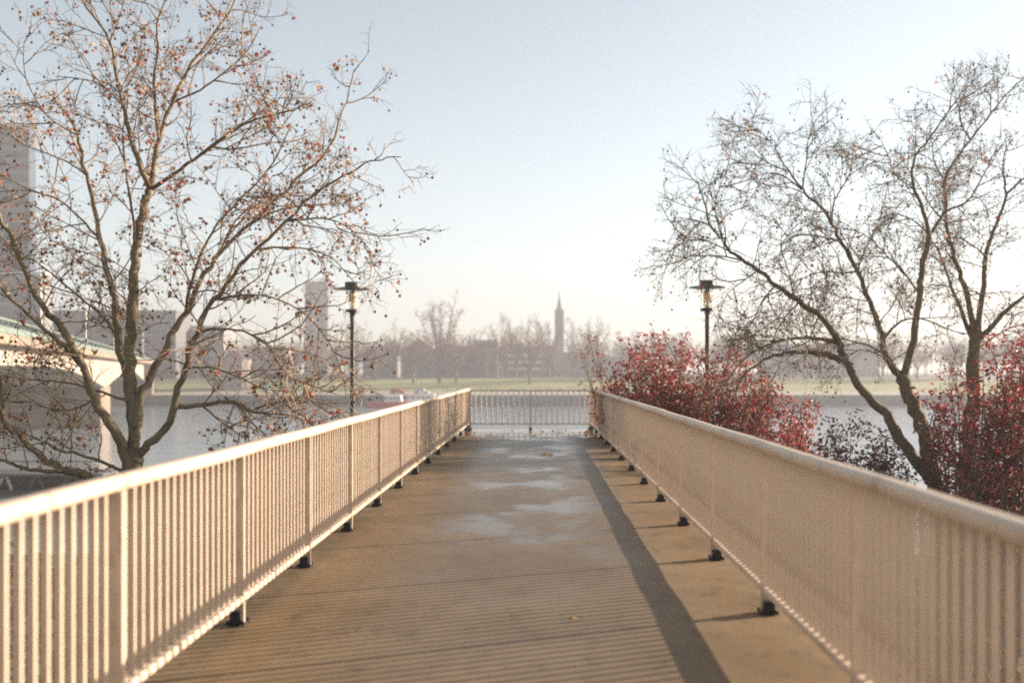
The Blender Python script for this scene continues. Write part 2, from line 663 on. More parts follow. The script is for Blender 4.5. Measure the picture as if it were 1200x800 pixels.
def side_railing(x, posts, label, y_start):
    t = empty("bridge_railing", (x, y_start, 0))
    tag(t, label, "railing", "railings along the walkway")
    L = YEND - y_start
    mb = MB()
    prof = rounded_profile(0.092, 0.072, 0.030)
    # slight unevenness along the handrail, as welded lengths have
    n = 40
    vs, fs = [], []
    k = len(prof)
    for j in range(n + 1):
        y = L * j / n
        dz = 0.0025 * math.sin(j * 1.7) + 0.0015 * math.sin(j * 0.63 + x)
        dx = 0.003 * math.sin(j * 0.9 + x)
        for p in prof:
            vs.append((p[0] + dx, y + 0.03, p[1] + 1.066 + dz))
    for j in range(n):
        for i in range(k):
            i2 = (i + 1) % k
            fs.append((j * k + i, j * k + i2, (j + 1) * k + i2, (j + 1) * k + i))
    fs.append(tuple(range(k)))
    fs.append(tuple(n * k + i for i in range(k)))
    mb.add(vs, fs)
    mb.build("handrail", M["rail"], t, smooth=False)
    mb = MB()
    mb.box(-0.040, 0.040, 0.0, L + 0.02, 0.128, 0.170)
    bevel(mb.build("bottom_rail", M["rail"], t), 0.006)
    for yy in posts:
        p = inst("post", post_mesh, t, (0, yy - y_start, 0.0), 0.0 if x > 0 else math.pi)
        inst("foot", foot_mesh, p, (0, 0, 0.004))
    ends = [y_start] + list(posts)
    for a, b_ in zip(ends[:-1], ends[1:]):
        m = max(1, round((b_ - a) / 0.1025))
        for q in range(1, m):
            yy = a + (b_ - a) * q / m
            inst("bar", bar_mesh, t, (rng.uniform(-0.001, 0.001), yy - y_start, 0), rng.uniform(-0.02, 0.02))
    return t


posts_L = [6.18 + 1.81 * k for k in range(-4, 12)] + [26.96]
posts_R = [6.46 + 1.86 * k for k in range(-4, 11)] + [26.96]
side_railing(HX_L, posts_L, "long pinkish beige bar railing lit by the sun, beside the bare tree with seed balls", -1.5)
side_railing(HX_R, posts_R, "long tan bar railing seen in its own shade, in front of the red shrubs", -1.5)

# end railing
t = empty("end_railing", (0, YEND + 0.05, 0))
tag(t, "short see-through bar railing closing the far end of the walkway", "railing")
x0, x1 = HX_L + 0.045, HX_R - 0.045
mb = MB()
mb.prism(rounded_profile(0.055, 0.045, 0.018, 3), 'x', x0, x1)
mb.v = [(p[0], p[1], p[2] + 1.040) for p in mb.v]
mb.build("handrail", M["rail_grey"], t)
mb = MB()
mb.box(x0, x1, -0.022, 0.022, 0.120, 0.155)
mb.build("bottom_rail", M["rail_grey"], t)
pm = MB()
pm.box(-0.022, 0.022, -0.03, 0.03, 0.0, 1.018)
pm = pm.mesh("end_post", M["rail_grey"])
fm = MB()
fm.box(-0.04, 0.04, -0.05, 0.05, -0.02, 0.03)
fm = fm.mesh("end_foot", M["foot"])
for xx in (x0 + 0.02, (x0 + x1) / 2 + 0.01, x1 - 0.02):
    p = inst("post", pm, t, (xx, 0, 0))
    inst("foot", fm, p, (0, 0, 0.0))
em = MB()
em.box(-0.018, 0.018, -0.018, 0.018, 0.156, 1.018)
em = em.mesh("end_bar", M["white"])
nb = 22
for i in range(1, nb):
    if i == nb // 2:
        continue
    inst("bar", em, t, (x0 + (x1 - x0) * i / nb, 0, 0))

# ------------------------------------------------------------------ lamps
def lamp(name, loc, label):
    t = empty(name, loc)
    tag(t, label, "street lamp", "mushroom lamps either side of the walkway")
    H = 3.84 - loc[2]        # top of cap above its foot
    mb = MB()
    mb.lathe([(0.16, 0.0), (0.16, 0.05), (0.10, 0.07), (0.095, 0.9), (0.068, 1.0), (0.060, H - 1.25), (0.062, H - 0.86), (0.085, H - 0.80), (0.05, H - 0.76)], 16)
    mb.build("pole", M["lamp_metal"], t, smooth=False)
    mb = MB()
    mb.lathe([(0.10, H - 0.775), (0.18, H - 0.765), (0.18, H - 0.705), (0.15, H - 0.690)], 20)
    mb.build("collar", M["lamp_metal"], t)
    mb = MB()
    mb.lathe([(0.142, H - 0.689), (0.150, H - 0.66), (0.150, H - 0.21)], 24, cap=False)
    mb.build("glass_cylinder", M["glass"], t, smooth=True)
    mb = MB()
    mb.lathe([(0.045, H - 0.689), (0.05, H - 0.60), (0.03, H - 0.58), (0.03, H - 0.52), (0.085, H - 0.48), (0.10, H - 0.36), (0.06, H - 0.25), (0.04, H - 0.205)], 16)
    mb.build("lamp_core", M["amber"], t, smooth=True)
    for k in range(3):
        a = R(30 + 120 * k)
        mb = MB()
        mb.lathe([(0.009, H - 0.70), (0.009, H - 0.20)], 6, (0.163 * math.cos(a), 0.163 * math.sin(a), 0))
        mb.build("stay_rod", M["lamp_metal"], t)
    mb = MB()
    mb.lathe([(0.15, H - 0.20), (0.455, H - 0.185), (0.46, H - 0.165), (0.20, H - 0.125)], 32)
    mb.build("brim", M["lamp_metal"], t)
    mb = MB()
    mb.lathe([(0.195, H - 0.126), (0.195, H - 0.01), (0.185, H)], 24)
    mb.build("cap", M["lamp_metal"], t)


lamp("street_lamp", (XP(413, 25.5), 25.5, -4.5), "dark lamp post with flat round brim, standing beside the bare tree with seed balls")
lamp("street_lamp", (XP(829, 25.0), 25.0, -4.5), "dark lamp post with flat round brim, rising out of the red shrub")

# ------------------------------------------------------------------ trees
def rot_about(v, axis, ang):
    return Quaternion(axis, ang) @ v


def rand_perp(v, r):
    w = Vector((r.gauss(0, 1), r.gauss(0, 1), r.gauss(0, 1)))
    w = w - v * w.dot(v)
    if w.length < 1e-4:
        return v.orthogonal().normalized()
    return w.normalized()


def smooth_poly(pts, n):
    """Catmull-Rom resampling"""
    out = []
    m = len(pts)
    for i in range(m - 1):
        p0 = pts[max(i - 1, 0)]
        p1 = pts[i]
        p2 = pts[i + 1]
        p3 = pts[min(i + 2, m - 1)]
        for k in range(n):
            u = k / n
            out.append(0.5 * ((2 * p1) + (p2 - p0) * u + (2 * p0 - 5 * p1 + 4 * p2 - p3) * u * u + (3 * p1 - p0 - 3 * p2 + p3) * u ** 3))
    out.append(pts[-1])
    return out


class Grower:
    def __init__(self, seed, levels, lift=0.15, droop=0.0, wig=0.28):
        self.r = random.Random(seed)
        self.tw = MB()
        self.levels = levels      # per level: (spacing, len_min, len_max, radius, sides, segs)
        self.lift = lift
        self.droop = droop
        self.wig = wig
        self.tips = []            # twig points for leaves

    def shoot(self, p, d, length, r0, r1, segs, sides, lv):
        pts = [p.copy()]
        d = d.normalized()
        for i in range(segs):
            pull = self.lift if lv < 2 else self.lift - self.droop
            d = (d + rand_perp(d, self.r) * self.r.uniform(0, self.wig * 1.6) + Vector((0, 0, pull * self.r.uniform(0.2, 1.3)))).normalized()
            pts.append(pts[-1] + d * (length / segs))
        rad = [r0 + (r1 - r0) * i / segs for i in range(segs + 1)]
        self.tw.tube(pts, rad, sides)
        return pts

    def clothe(self, pts, lv, start=0.25, scale=1.0):
        """children along a polyline"""
        if lv >= len(self.levels):
            return
        sp, l0, l1, r0, sides, segs = self.levels[lv]
        L = [0.0]
        for a, b in zip(pts[:-1], pts[1:]):
            L.append(L[-1] + (b - a).length)
        tot = L[-1]
        s = tot * start + self.r.uniform(0, sp)
        while s < tot:
            i = 0
            while i < len(L) - 2 and L[i + 1] < s:
                i += 1
            u = (s - L[i]) / max(1e-6, L[i + 1] - L[i])
            p = pts[i].lerp(pts[i + 1], u)
            tan = (pts[i + 1] - pts[i]).normalized()
            ax = rand_perp(tan, self.r)
            dd = rot_about(tan, ax, R(self.r.uniform(28, 72)))
            fall = 1.0 - 0.52 * (s / tot)
            ln = self.r.uniform(l0, l1) * fall * scale
            q = self.shoot(p, dd, ln, r0 * self.r.uniform(0.8, 1.2) * (0.6 + 0.4 * fall), r0 * 0.35, segs, sides, lv)
            if lv == len(self.levels) - 1:
                self.tips.append((q[-1], (q[-1] - q[-2]).normalized()))
                self.tips.append((q[len(q) // 2], tan))
            self.clothe(q, lv + 1, 0.2, scale)
            s += sp * self.r.uniform(0.55, 1.5)


LEAF = [(0.0, 0.0), (0.10, 0.16), (0.48, 0.10), (0.30, 0.38), (0.52, 0.66), (0.20, 0.64), (0.0, 1.0), (-0.20, 0.64), (-0.52, 0.66), (-0.30, 0.38), (-0.48, 0.10), (-0.10, 0.16)]
OVAL = [(0.0, 0.0), (0.20, 0.25), (0.24, 0.55), (0.0, 1.0), (-0.24, 0.55), (-0.20, 0.25)]


def add_leaf(mb, p, axis, side, size, outline, r, curl=0.25):
    axis = axis.normalized()
    side = (side - axis * side.dot(axis)).normalized()
    nrm = axis.cross(side)
    vs = [p + axis * (0.45 * size) - nrm * (curl * size * 0.3)]
    for a, b in outline:
        vs.append(p + side * (a * size) + axis * (b * size) + nrm * (curl * size * (abs(a) * 1.2 + (b - 0.5) ** 2)))
    n = len(outline)
    mb.add(vs, [(0, 1 + i, 1 + (i + 1) % n) for i in range(n)])


def add_ball(mb, p, rad):
    vs = [p + Vector(v) * rad for v in ((1, 0, 0), (-1, 0, 0), (0, 1, 0), (0, -1, 0), (0, 0, 1), (0, 0, -1))]
    mb.add(vs, [(0, 2, 4), (2, 1, 4), (1, 3, 4), (3, 0, 4), (2, 0, 5), (1, 2, 5), (3, 1, 5), (0, 3, 5)])


def limb_points(px, Y0, Y1, n=4):
    m = len(px)
    pts = [P(a, b, Y0 + (Y1 - Y0) * (i / (m - 1)) ** 1.2) for i, (a, b) in enumerate(px)]
    return smooth_poly(pts, n)


def traced_tree(name, label, base, limbs, bark, twig, levels, seed, leaves, balls, lift, droop, leaf_mat, wig=0.28, group=None, leaf_size=(0.045, 0.09)):
    """limbs: list of (pixel polyline, Y start, Y end, r start, r end)"""
    t = empty(name, base)
    tag(t, label, "tree", group)
    off = Vector(base)
    g = Grower(seed, levels, lift, droop, wig)
    tr = MB()
    r = random.Random(seed + 5)
    for k, (px, Y0, Y1, r0, r1, st) in enumerate(limbs):
        pts = [p - off for p in limb_points(px, Y0, Y1)] if not isinstance(px[0], Vector) else [p - off for p in smooth_poly(px, 4)]
        for i in range(1, len(pts) - 1):
            pts[i] = pts[i] + Vector((r.gauss(0, 1), r.gauss(0, 1), r.gauss(0, 1))) * min(0.02, r0 * 0.16)
        n = len(pts)
        rad = [(r0 + (r1 - r0) * (i / (n - 1)) ** 0.7) * 0.84 * r.uniform(0.94, 1.07) for i in range(n)]
        if r0 > 0.15 and pts[0].z < 0.3:
            rad[0] *= 1.6
            rad[1] *= 1.25
        tr.tube(pts, rad, 9 if r0 > 0.05 else 6)
        if st < 1.0:
            g.clothe(pts, 0, st)
    tr.build("trunk", bark, t, smooth=True, fix=False)
    g.tw.build("crown", twig, t, smooth=False, fix=False)
    lm, bmm = MB(), MB()
    tips = g.tips
    if tips:
        for _ in range(leaves):
            p, dd = r.choice(tips)
            ax = Vector((r.gauss(0, 0.5), r.gauss(0, 0.5), -1.0 + r.uniform(-0.2, 0.9)))
            for _k in range(r.choice((1, 1, 1, 2, 3))):
                add_leaf(lm, p + Vector((r.gauss(0, 0.04), r.gauss(0, 0.04), r.gauss(0, 0.04))), ax + Vector((r.gauss(0, .4), r.gauss(0, .4), 0)), Vector((r.gauss(0, 1), r.gauss(0, 1), 0.1)), r.uniform(*leaf_size), LEAF, r, r.uniform(0.2, 0.7))
        o = lm.build("leaves", leaf_mat, t, fix=False)
        o["kind"] = "stuff"
        if balls:
            for _ in range(balls):
                p, dd = r.choice(tips)
                q = p + Vector((r.gauss(0, 0.02), r.gauss(0, 0.02), -r.uniform(0.05, 0.12)))
                bmm.tube([p, q], [0.0025, 0.002], 3)
                add_ball(bmm, q, r.uniform(0.018, 0.027))
            o = bmm.build("seed_balls", M["seed"], t, fix=False)
            o["kind"] = "stuff"
    return t


# left plane tree, 15 m away
D = 15.0
bl = Vector((XP(154, D), D, -4.5))
LT = [
    ([bl, Vector((bl.x + 0.05, D, -2.2)), P(152, 585, D), P(154, 556, D), P(155, 535, D)], 0, 0, 0.27, 0.165, 1.0),
    ([(154, 552), (148, 536), (132, 504), (110, 468), (96, 428), (72, 388), (44, 346), (24, 304), (8, 272), (-12, 225), (-40, 160)], D, D - 1.2, 0.115, 0.022, 0.22),
    ([(98, 434), (80, 410), (60, 392), (24, 360), (0, 336), (-35, 310), (-80, 270)], D - 0.3, D - 1.6, 0.058, 0.015, 0.1),
    ([(156, 545), (156, 520), (150, 456), (140, 400), (134, 356), (128, 328), (118, 280), (110, 244), (101, 202), (90, 157), (79, 135), (56, 109)], D, D + 1.5, 0.11, 0.014, 0.25),
    ([(157, 540), (158, 510), (154, 460), (152, 412), (154, 372), (158, 332), (159, 285), (169, 240), (176, 221)], D, D + 0.4, 0.12, 0.070, 0.35),
    ([(176, 221), (157, 176), (146, 131), (135, 82), (129, 49), (101, 8), (80, -30)], D + 0.4, D - 0.6, 0.058, 0.012, 0.05),
    ([(176, 223), (187, 161), (202, 120), (225, 75), (255, 34), (275, 2), (290, -30)], D + 0.4, D + 1.6, 0.055, 0.012, 0.05),
    ([(187, 165), (180, 112), (184, 60), (184, 30), (195, -5), (205, -40)], D + 0.7, D + 0.2, 0.036, 0.010, 0.05),
    ([(177, 222), (210, 199), (247, 172), (285, 146), (315, 135), (344, 129), (365, 118)], D + 0.4, D - 1.0, 0.042, 0.009, 0.1),
    ([(158, 285), (154, 244), (144, 169), (150, 112), (146, 80)], D + 0.1, D + 1.0, 0.028, 0.008, 0.1),
    ([(160, 500), (162, 472), (176, 440), (196, 404), (218, 364), (236, 328), (257, 296), (295, 262), (347, 210), (385, 175), (400, 131), (415, 82)], D, D + 1.2, 0.095, 0.010, 0.25),
    ([(218, 366), (222, 340), (235, 300), (255, 262), (290, 225), (320, 190), (340, 150)], D + 0.3, D - 0.8, 0.040, 0.009, 0.1),
    ([(157, 545), (164, 530), (188, 508), (204, 476), (216, 432), (230, 392), (244, 360), (272, 324), (293, 298), (336, 259), (377, 221), (411, 202), (437, 187), (470, 184)], D, D - 0.8, 0.090, 0.008, 0.25),
    ([(204, 478), (236, 474), (276, 470), (291, 480), (312, 484), (336, 486), (365, 497), (395, 520)], D - 0.1, D + 0.8, 0.052, 0.010, 0.15),
    ([(231, 392), (244, 386), (272, 386), (290, 390), (314, 407), (336, 437), (360, 450), (395, 462)], D - 0.3, D - 1.0, 0.030, 0.008, 0.1),
    ([(250, 352), (290, 345), (330, 352), (365, 375), (390, 410), (405, 450)], D - 0.4, D + 0.9, 0.026, 0.007, 0.1),
    ([(300, 478), (330, 470), (365, 470), (400, 480)], D + 0.3, D - 0.5, 0.022, 0.006, 0.1),
    ([(276, 470), (300, 500), (330, 520), (350, 530)], D + 0.2, D - 0.6, 0.022, 0.006, 0.1),
    ([(314, 407), (345, 410), (380, 420), (400, 440)], D - 0.7, D + 0.1, 0.020, 0.006, 0.1),
    ([(236, 474), (260, 495), (290, 515), (310, 530)], D, D + 0.9, 0.022, 0.006, 0.1),
    ([(216, 432), (245, 430), (275, 440), (310, 455), (345, 460)], D - 0.2, D - 1.1, 0.024, 0.006, 0.1),
    ([(110, 468), (85, 480), (55, 478), (25, 470), (-10, 475)], D - 0.1, D - 0.9, 0.024, 0.006, 0.1),
    ([(300, 292), (345, 290), (385, 300), (410, 325), (430, 350)], D - 0.4, D + 0.3, 0.022, 0.006, 0.1),
    ([(336, 259), (380, 256), (410, 268), (440, 300)], D - 0.5, D - 0.9, 0.020, 0.005, 0.1),
    ([(152, 556), (142, 552), (127, 544), (93, 532), (70, 528), (50, 517), (22, 505), (0, 492), (-30, 488)], D, D - 0.6, 0.038, 0.012, 0.1),
    ([(130, 610), (108, 564), (84, 553), (60, 543), (37, 525), (15, 505), (3, 492), (2, 470), (-4, 430)], D - 0.1, D - 1.3, 0.10, 0.026, 0.35),
    ([(70, 551), (51, 552), (20, 546), (0, 538), (-30, 528)], D - 0.6, D - 1.2, 0.048, 0.02, 0.2),
    ([(150, 470), (120, 460), (80, 448), (40, 445), (0, 440), (-20, 436)], D, D + 0.9, 0.030, 0.009, 0.1),
    ([(140, 400), (120, 370), (95, 350), (60, 320), (30, 300), (0, 285)], D + 0.2, D + 1.5, 0.030, 0.008, 0.1),
    ([(120, 285), (100, 262), (70, 235), (35, 222), (0, 205), (-20, 200)], D + 0.8, D + 0.2, 0.028, 0.008, 0.1),
    ([(90, 157), (75, 150), (50, 130), (30, 90), (28, 50)], D + 1.0, D + 0.4, 0.022, 0.007, 0.1),
    ([(101, 205), (80, 190), (50, 178), (20, 165), (-5, 140)], D + 1.0, D + 1.8, 0.022, 0.007, 0.1),
    ([(129, 50), (140, 20), (150, -10)], D - 0.4, D + 0.1, 0.018, 0.007, 0.1),
    ([(202, 120), (235, 105), (262, 85), (290, 60), (305, 30)], D + 0.9, D + 0.2, 0.024, 0.007, 0.1),
    ([(247, 172), (275, 175), (310, 168), (345, 165), (368, 157)], D + 0.1, D + 0.8, 0.022, 0.006, 0.1),
    ([(295, 262), (330, 245), (370, 240), (400, 239), (418, 244)], D + 0.5, D + 1.2, 0.022, 0.006, 0.1),
    ([(257, 296), (275, 260), (300, 235), (320, 205)], D + 0.5, D - 0.2, 0.022, 0.006, 0.1),
    ([(145, 125), (120, 100), (90, 92), (65, 90)], D - 0.1, D + 0.4, 0.02, 0.006, 0.1),
]
LV = [(0.22, 0.7, 1.70, 0.013, 4, 6), (0.145, 0.28, 0.75, 0.0072, 3, 4), (0.062, 0.12, 0.40, 0.0050, 3, 2)]
traced_tree("plane_tree", "bare plane tree dotted with seed balls and rusty leaves beside the sunlit railing", bl, LT, M["bark"], M["twig"], LV, 11, 1150, 1700, 0.06, 0.10, M["leaf_dry"], group="bare trees on the near bank")

# right plane trees
D = 20.0
br = Vector((XP(1110, D), D, -4.5))
RT = [
    ([br, Vector((br.x - 0.05, D, -2.6)), P(1104, 600, D), P(1098, 572, D)], 0, 0, 0.36, 0.24, 1.0),
    ([(1100, 580), (1095, 567), (1070, 536), (1049, 504), (1035, 480), (1014, 459), (1000, 438), (988, 417), (979, 392), (962, 371), (937, 354), (910, 334), (888, 317), (861, 298), (847, 282), (832, 264), (826, 235), (815, 210)], D, D - 0.6, 0.175, 0.010, 0.42),
    ([(832, 264), (811, 257), (795, 255)], D - 0.5, D + 0.2, 0.022, 0.008, 0.1),
    ([(868, 304), (840, 300), (812, 300), (800, 302)], D - 0.4, D - 1.0, 0.024, 0.007, 0.1),
    ([(986, 424), (970, 415), (955, 413), (920, 415), (895, 422), (872, 440), (858, 470)], D - 0.2, D + 1.0, 0.095, 0.010, 0.2),
    ([(983, 402), (965, 398), (941, 396), (920, 398), (895, 405), (868, 425), (850, 450)], D - 0.2, D - 1.2, 0.06, 0.010, 0.15),
    ([(1098, 575), (1090, 545), (1084, 515), (1074, 480), (1063, 459), (1058, 441)], D, D + 0.5, 0.20, 0.15, 1.0),
    ([(1058, 443), (1042, 424), (1035, 402), (1032, 386), (1020, 353), (1005, 317), (987, 287), (975, 263), (960, 242), (940, 222), (925, 202), (912, 180), (903, 158)], D + 0.5, D + 1.4, 0.105, 0.010, 0.2),
    ([(1059, 441), (1071, 398), (1078, 344), (1080, 317), (1089, 275)], D + 0.5, D + 0.2, 0.10, 0.065, 0.3),
    ([(1089, 276), (1080, 239), (1071, 221), (1070, 190), (1091, 160), (1116, 125), (1130, 105)], D + 0.2, D - 0.8, 0.055, 0.010, 0.05),
    ([(1089, 276), (1110, 248), (1134, 236), (1152, 206), (1170, 170)], D + 0.2, D + 1.2, 0.050, 0.010, 0.05),
    ([(1034, 400), (1046, 385), (1060, 375), (1080, 374), (1110, 385), (1130, 392)], D + 0.6, D - 0.6, 0.04, 0.012, 0.2),
    ([(1036, 414), (1015, 404), (990, 398), (960, 396)], D + 0.5, D + 1.6, 0.035, 0.01, 0.2),
    ([(1055, 445), (1045, 425), (1020, 412), (992, 410)], D + 0.4, D - 0.5, 0.03, 0.012, 0.2),
    ([(1078, 345), (1058, 318), (1040, 300), (1020, 280), (1000, 268)], D + 0.3, D - 0.9, 0.028, 0.008, 0.1),
    ([(1005, 318), (985, 320), (965, 318), (935, 328), (905, 345)], D + 0.9, D - 0.2, 0.030, 0.008, 0.1),
    ([(982, 282), (955, 276), (930, 276), (915, 290)], D + 1.0, D + 1.5, 0.03, 0.008, 0.1),
    ([(975, 263), (978, 235), (995, 205), (1000, 175)], D + 1.0, D + 0.3, 0.03, 0.008, 0.1),
    ([(940, 222), (915, 205), (890, 205), (868, 225)], D + 1.1, D + 0.5, 0.024, 0.007, 0.1),
    ([(940, 222), (945, 190), (948, 160), (960, 135)], D + 1.1, D + 1.7, 0.026, 0.007, 0.1),
    ([(1089, 275), (1070, 258), (1045, 250), (1025, 262)], D + 0.2, D + 1.0, 0.025, 0.007, 0.1),
    ([(861, 298), (835, 285), (808, 278), (790, 288), (780, 312)], D - 0.5, D + 0.6, 0.022, 0.006, 0.1),
    ([(888, 317), (870, 330), (852, 345), (842, 372)], D - 0.4, D + 0.3, 0.020, 0.006, 0.1),
    ([(937, 354), (920, 372), (907, 395), (900, 420)], D - 0.3, D - 0.9, 0.022, 0.006, 0.1),
    ([(960, 370), (950, 395), (944, 425)], D - 0.3, D + 0.5, 0.020, 0.006, 0.1),
    ([(847, 282), (838, 245), (845, 215), (858, 192)], D - 0.5, D - 1.2, 0.020, 0.006, 0.1),
    ([(905, 168), (888, 152), (872, 146)], D + 1.3, D + 0.6, 0.016, 0.006, 0.1),
    ([(926, 202), (900, 190), (882, 170), (866, 160)], D + 1.2, D + 1.9, 0.018, 0.006, 0.1),
    ([(1020, 353), (1000, 350), (975, 345), (955, 335)], D + 0.7, D - 0.2, 0.022, 0.006, 0.1),
    ([(1005, 317), (1015, 290), (1030, 262), (1035, 235)], D + 0.8, D + 0.1, 0.022, 0.006, 0.1),
    ([(1071, 221), (1050, 205), (1040, 180), (1030, 160)], D, D + 0.8, 0.020, 0.006, 0.1),
    ([(910, 334), (895, 350), (885, 372), (870, 392)], D - 0.4, D - 1.0, 0.022, 0.006, 0.1),
    ([(930, 350), (925, 320), (915, 290), (918, 262)], D - 0.4, D + 0.4, 0.022, 0.006, 0.1),
]
LVR = [(0.22, 0.6, 1.7, 0.014, 4, 6), (0.135, 0.35, 1.00, 0.0082, 3, 4), (0.068, 0.18, 0.55, 0.0056, 3, 2)]
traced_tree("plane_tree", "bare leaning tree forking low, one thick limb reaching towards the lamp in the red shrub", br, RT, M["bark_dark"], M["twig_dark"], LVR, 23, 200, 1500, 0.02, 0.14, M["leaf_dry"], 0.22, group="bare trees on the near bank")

D = 22.5
bc = Vector((XP(1132, D), D, -4.5))
CT = [
    ([bc, Vector((bc.x, D, -2.2)), P(1134, 560, D), P(1140, 470, D), P(1143, 398, D)], 0, 0, 0.30, 0.16, 0.75),
    ([(1143, 402), (1137, 368), (1131, 335), (1119, 302), (1110, 266), (1108, 230), (1109, 206), (1137, 164), (1161, 132), (1186, 104), (1200, 92)], D, D + 0.8, 0.10, 0.010, 0.2),
    ([(1142, 402), (1125, 362), (1113, 329), (1104, 302), (1092, 284), (1075, 270)], D, D + 1.8, 0.075, 0.012, 0.2),
    ([(1146, 400), (1152, 344), (1155, 299), (1167, 263), (1180, 227), (1174, 200), (1180, 170)], D, D - 1.0, 0.095, 0.012, 0.2),
    ([(1180, 227), (1200, 209), (1225, 190)], D - 0.8, D - 0.2, 0.04, 0.012, 0.1),
    ([(1147, 400), (1176, 368), (1200, 347), (1240, 320), (1270, 270)], D, D - 1.3, 0.085, 0.014, 0.15),
    ([(1145, 410), (1165, 395), (1190, 382), (1220, 382)], D, D + 1.2, 0.035, 0.012, 0.1),
    ([(1155, 300), (1140, 288), (1120, 278), (1100, 285)], D - 0.4, D - 1.2, 0.03, 0.008, 0.1),
    ([(1152, 345), (1130, 340), (1108, 350)], D - 0.2, D - 0.8, 0.025, 0.008, 0.1),
    ([(1110, 262), (1090, 240), (1076, 215), (1062, 195)], D + 0.4, D + 1.0, 0.03, 0.008, 0.1),
    ([(1109, 215), (1095, 190), (1090, 160), (1065, 140)], D + 0.5, D + 1.0, 0.03, 0.008, 0.1),
    ([(1137, 164), (1125, 140), (1128, 115), (1140, 100)], D + 0.6, D, 0.024, 0.007, 0.1),
    ([(1161, 132), (1160, 112), (1150, 100)], D + 0.7, D + 0.2, 0.02, 0.007, 0.1),
]
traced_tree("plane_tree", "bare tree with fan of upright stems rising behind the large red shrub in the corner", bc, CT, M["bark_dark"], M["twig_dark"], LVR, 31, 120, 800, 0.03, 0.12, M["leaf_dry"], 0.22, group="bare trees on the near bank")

# ------------------------------------------------------------------ shrubs
def point_in(poly, x, y):
    c = False
    n = len(poly)
    j = n - 1
    for i in range(n):
        xi, yi = poly[i]
        xj, yj = poly[j]
        if ((yi > y) != (yj > y)) and (x < (xj - xi) * (y - yi) / (yj - yi) + xi):
            c = not c
        j = i
    return c


def shrub(name, label, roots, targets, Yr, leaf_mat, seed, leaf_n, leaf_size, twig_mat, stem_r=0.03, extra_sprays=(), thin=None):
    """roots: (px, Y); targets: pixel polygon the crown fills; Yr: depth range"""
    r = random.Random(seed)
    base = Vector((XP(roots[0][0], roots[0][1]), roots[0][1], -4.5))
    t = empty(name, base)
    tag(t, label, "shrub", "red leaved shrubs beyond the railing")
    xs = [p[0] for p in targets]
    ys = [p[1] for p in targets]
    g = Grower(seed, [(0.20, 0.25, 0.75, 0.007, 3, 4), (0.13, 0.12, 0.34, 0.0042, 3, 2)], 0.05, 0.06, 0.3)
    st = MB()
    n = 0
    ends = []
    while n < leaf_n[0]:
        a, b = r.uniform(min(xs), max(xs)), r.uniform(min(ys), max(ys))
        if not point_in(targets, a, b):
            continue
        Y = r.uniform(*Yr)
        ends.append(P(a, b, Y) - base)
        n += 1
    for e in list(extra_sprays):
        ends.append(e - base)
    rs = [Vector((XP(a, Y), Y, -4.5)) - base for a, Y in roots]
    for e in ends:
        q = min(rs, key=lambda s: (s - e).length + r.uniform(0, 1.5))
        m1 = q.lerp(e, 0.4) + Vector((r.gauss(0, .15), r.gauss(0, .15), 0.5))
        m2 = q.lerp(e, 0.78) + Vector((r.gauss(0, .15), r.gauss(0, .15), 0.30))
        pts = smooth_poly([q, m1, m2, e], 5)
        k = len(pts)
        st.tube(pts, [stem_r * (1 - 0.82 * i / (k - 1)) for i in range(k)], 5)
        g.clothe(pts, 0, 0.72)
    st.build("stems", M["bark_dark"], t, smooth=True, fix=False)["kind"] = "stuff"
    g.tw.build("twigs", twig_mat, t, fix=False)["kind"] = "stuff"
    lm = MB()
    for p, dd in g.tips:
        w = p + base
        px = 629 + w.x / w.y * F
        py = 435 - (w.z - EYE) / w.y * F
        dens = 1.0 if thin is None else thin(px, py)
        for _ in range(leaf_n[1]):
            if r.random() > dens:
                continue
            ax = Vector((dd.x + r.gauss(0, .6), dd.y + r.gauss(0, .6), dd.z - 0.45 + r.gauss(0, .5)))
            add_leaf(lm, p + Vector((r.gauss(0, .05), r.gauss(0, .05), r.gauss(0, .05))), ax, Vector((r.gauss(0, 1), r.gauss(0, 1), r.gauss(0, .5))), r.uniform(*leaf_size), OVAL, r, 0.35)
    lm.build("leaves", leaf_mat, t, fix=False)["kind"] = "stuff"
    print(name, "tips", len(g.tips), "leaf faces", len(lm.f))
    return t


def thin_main(px, py):
    if px < 712:
        return 0.35 if py > 390 else 0.12
    if py < 392:
        return 0.55
    return 1.0


shrub("red_shrub", "large red leaved shrub around the lamp post, overhanging the far corner of the railing",
      [(765, 23.5), (800, 22.5), (845, 22.0), (880, 22.0)],
      [(700, 418), (718, 404), (752, 398), (775, 386), (800, 394), (830, 402), (868, 414), (895, 430), (922, 446), (948, 470), (962, 520), (955, 565), (880, 560), (800, 520), (740, 490), (705, 465)],
      (21.2, 25.0), M["leaf_red"], 41, (240, 4), (0.055, 0.12), M["twig_dark"], 0.030,
      extra_sprays=[P(678, 405, 25.5), P(690, 395, 25.6), P(684, 415, 25.4), P(700, 388, 25.2), P(702, 470, 25.6), P(703, 488, 25.3)], thin=thin_main)
shrub("red_shrub", "low dark shrub with open maroon leaves between the red shrub and the leaning tree",
      [(985, 18.5), (1020, 18.0)],
      [(935, 520), (960, 498), (990, 492), (1025, 500), (1050, 520), (1075, 560), (1085, 610), (1000, 590), (940, 560)],
      (17.5, 19.5), M["leaf_maroon"], 43, (75, 4), (0.055, 0.10), M["twig_dark"], 0.02)
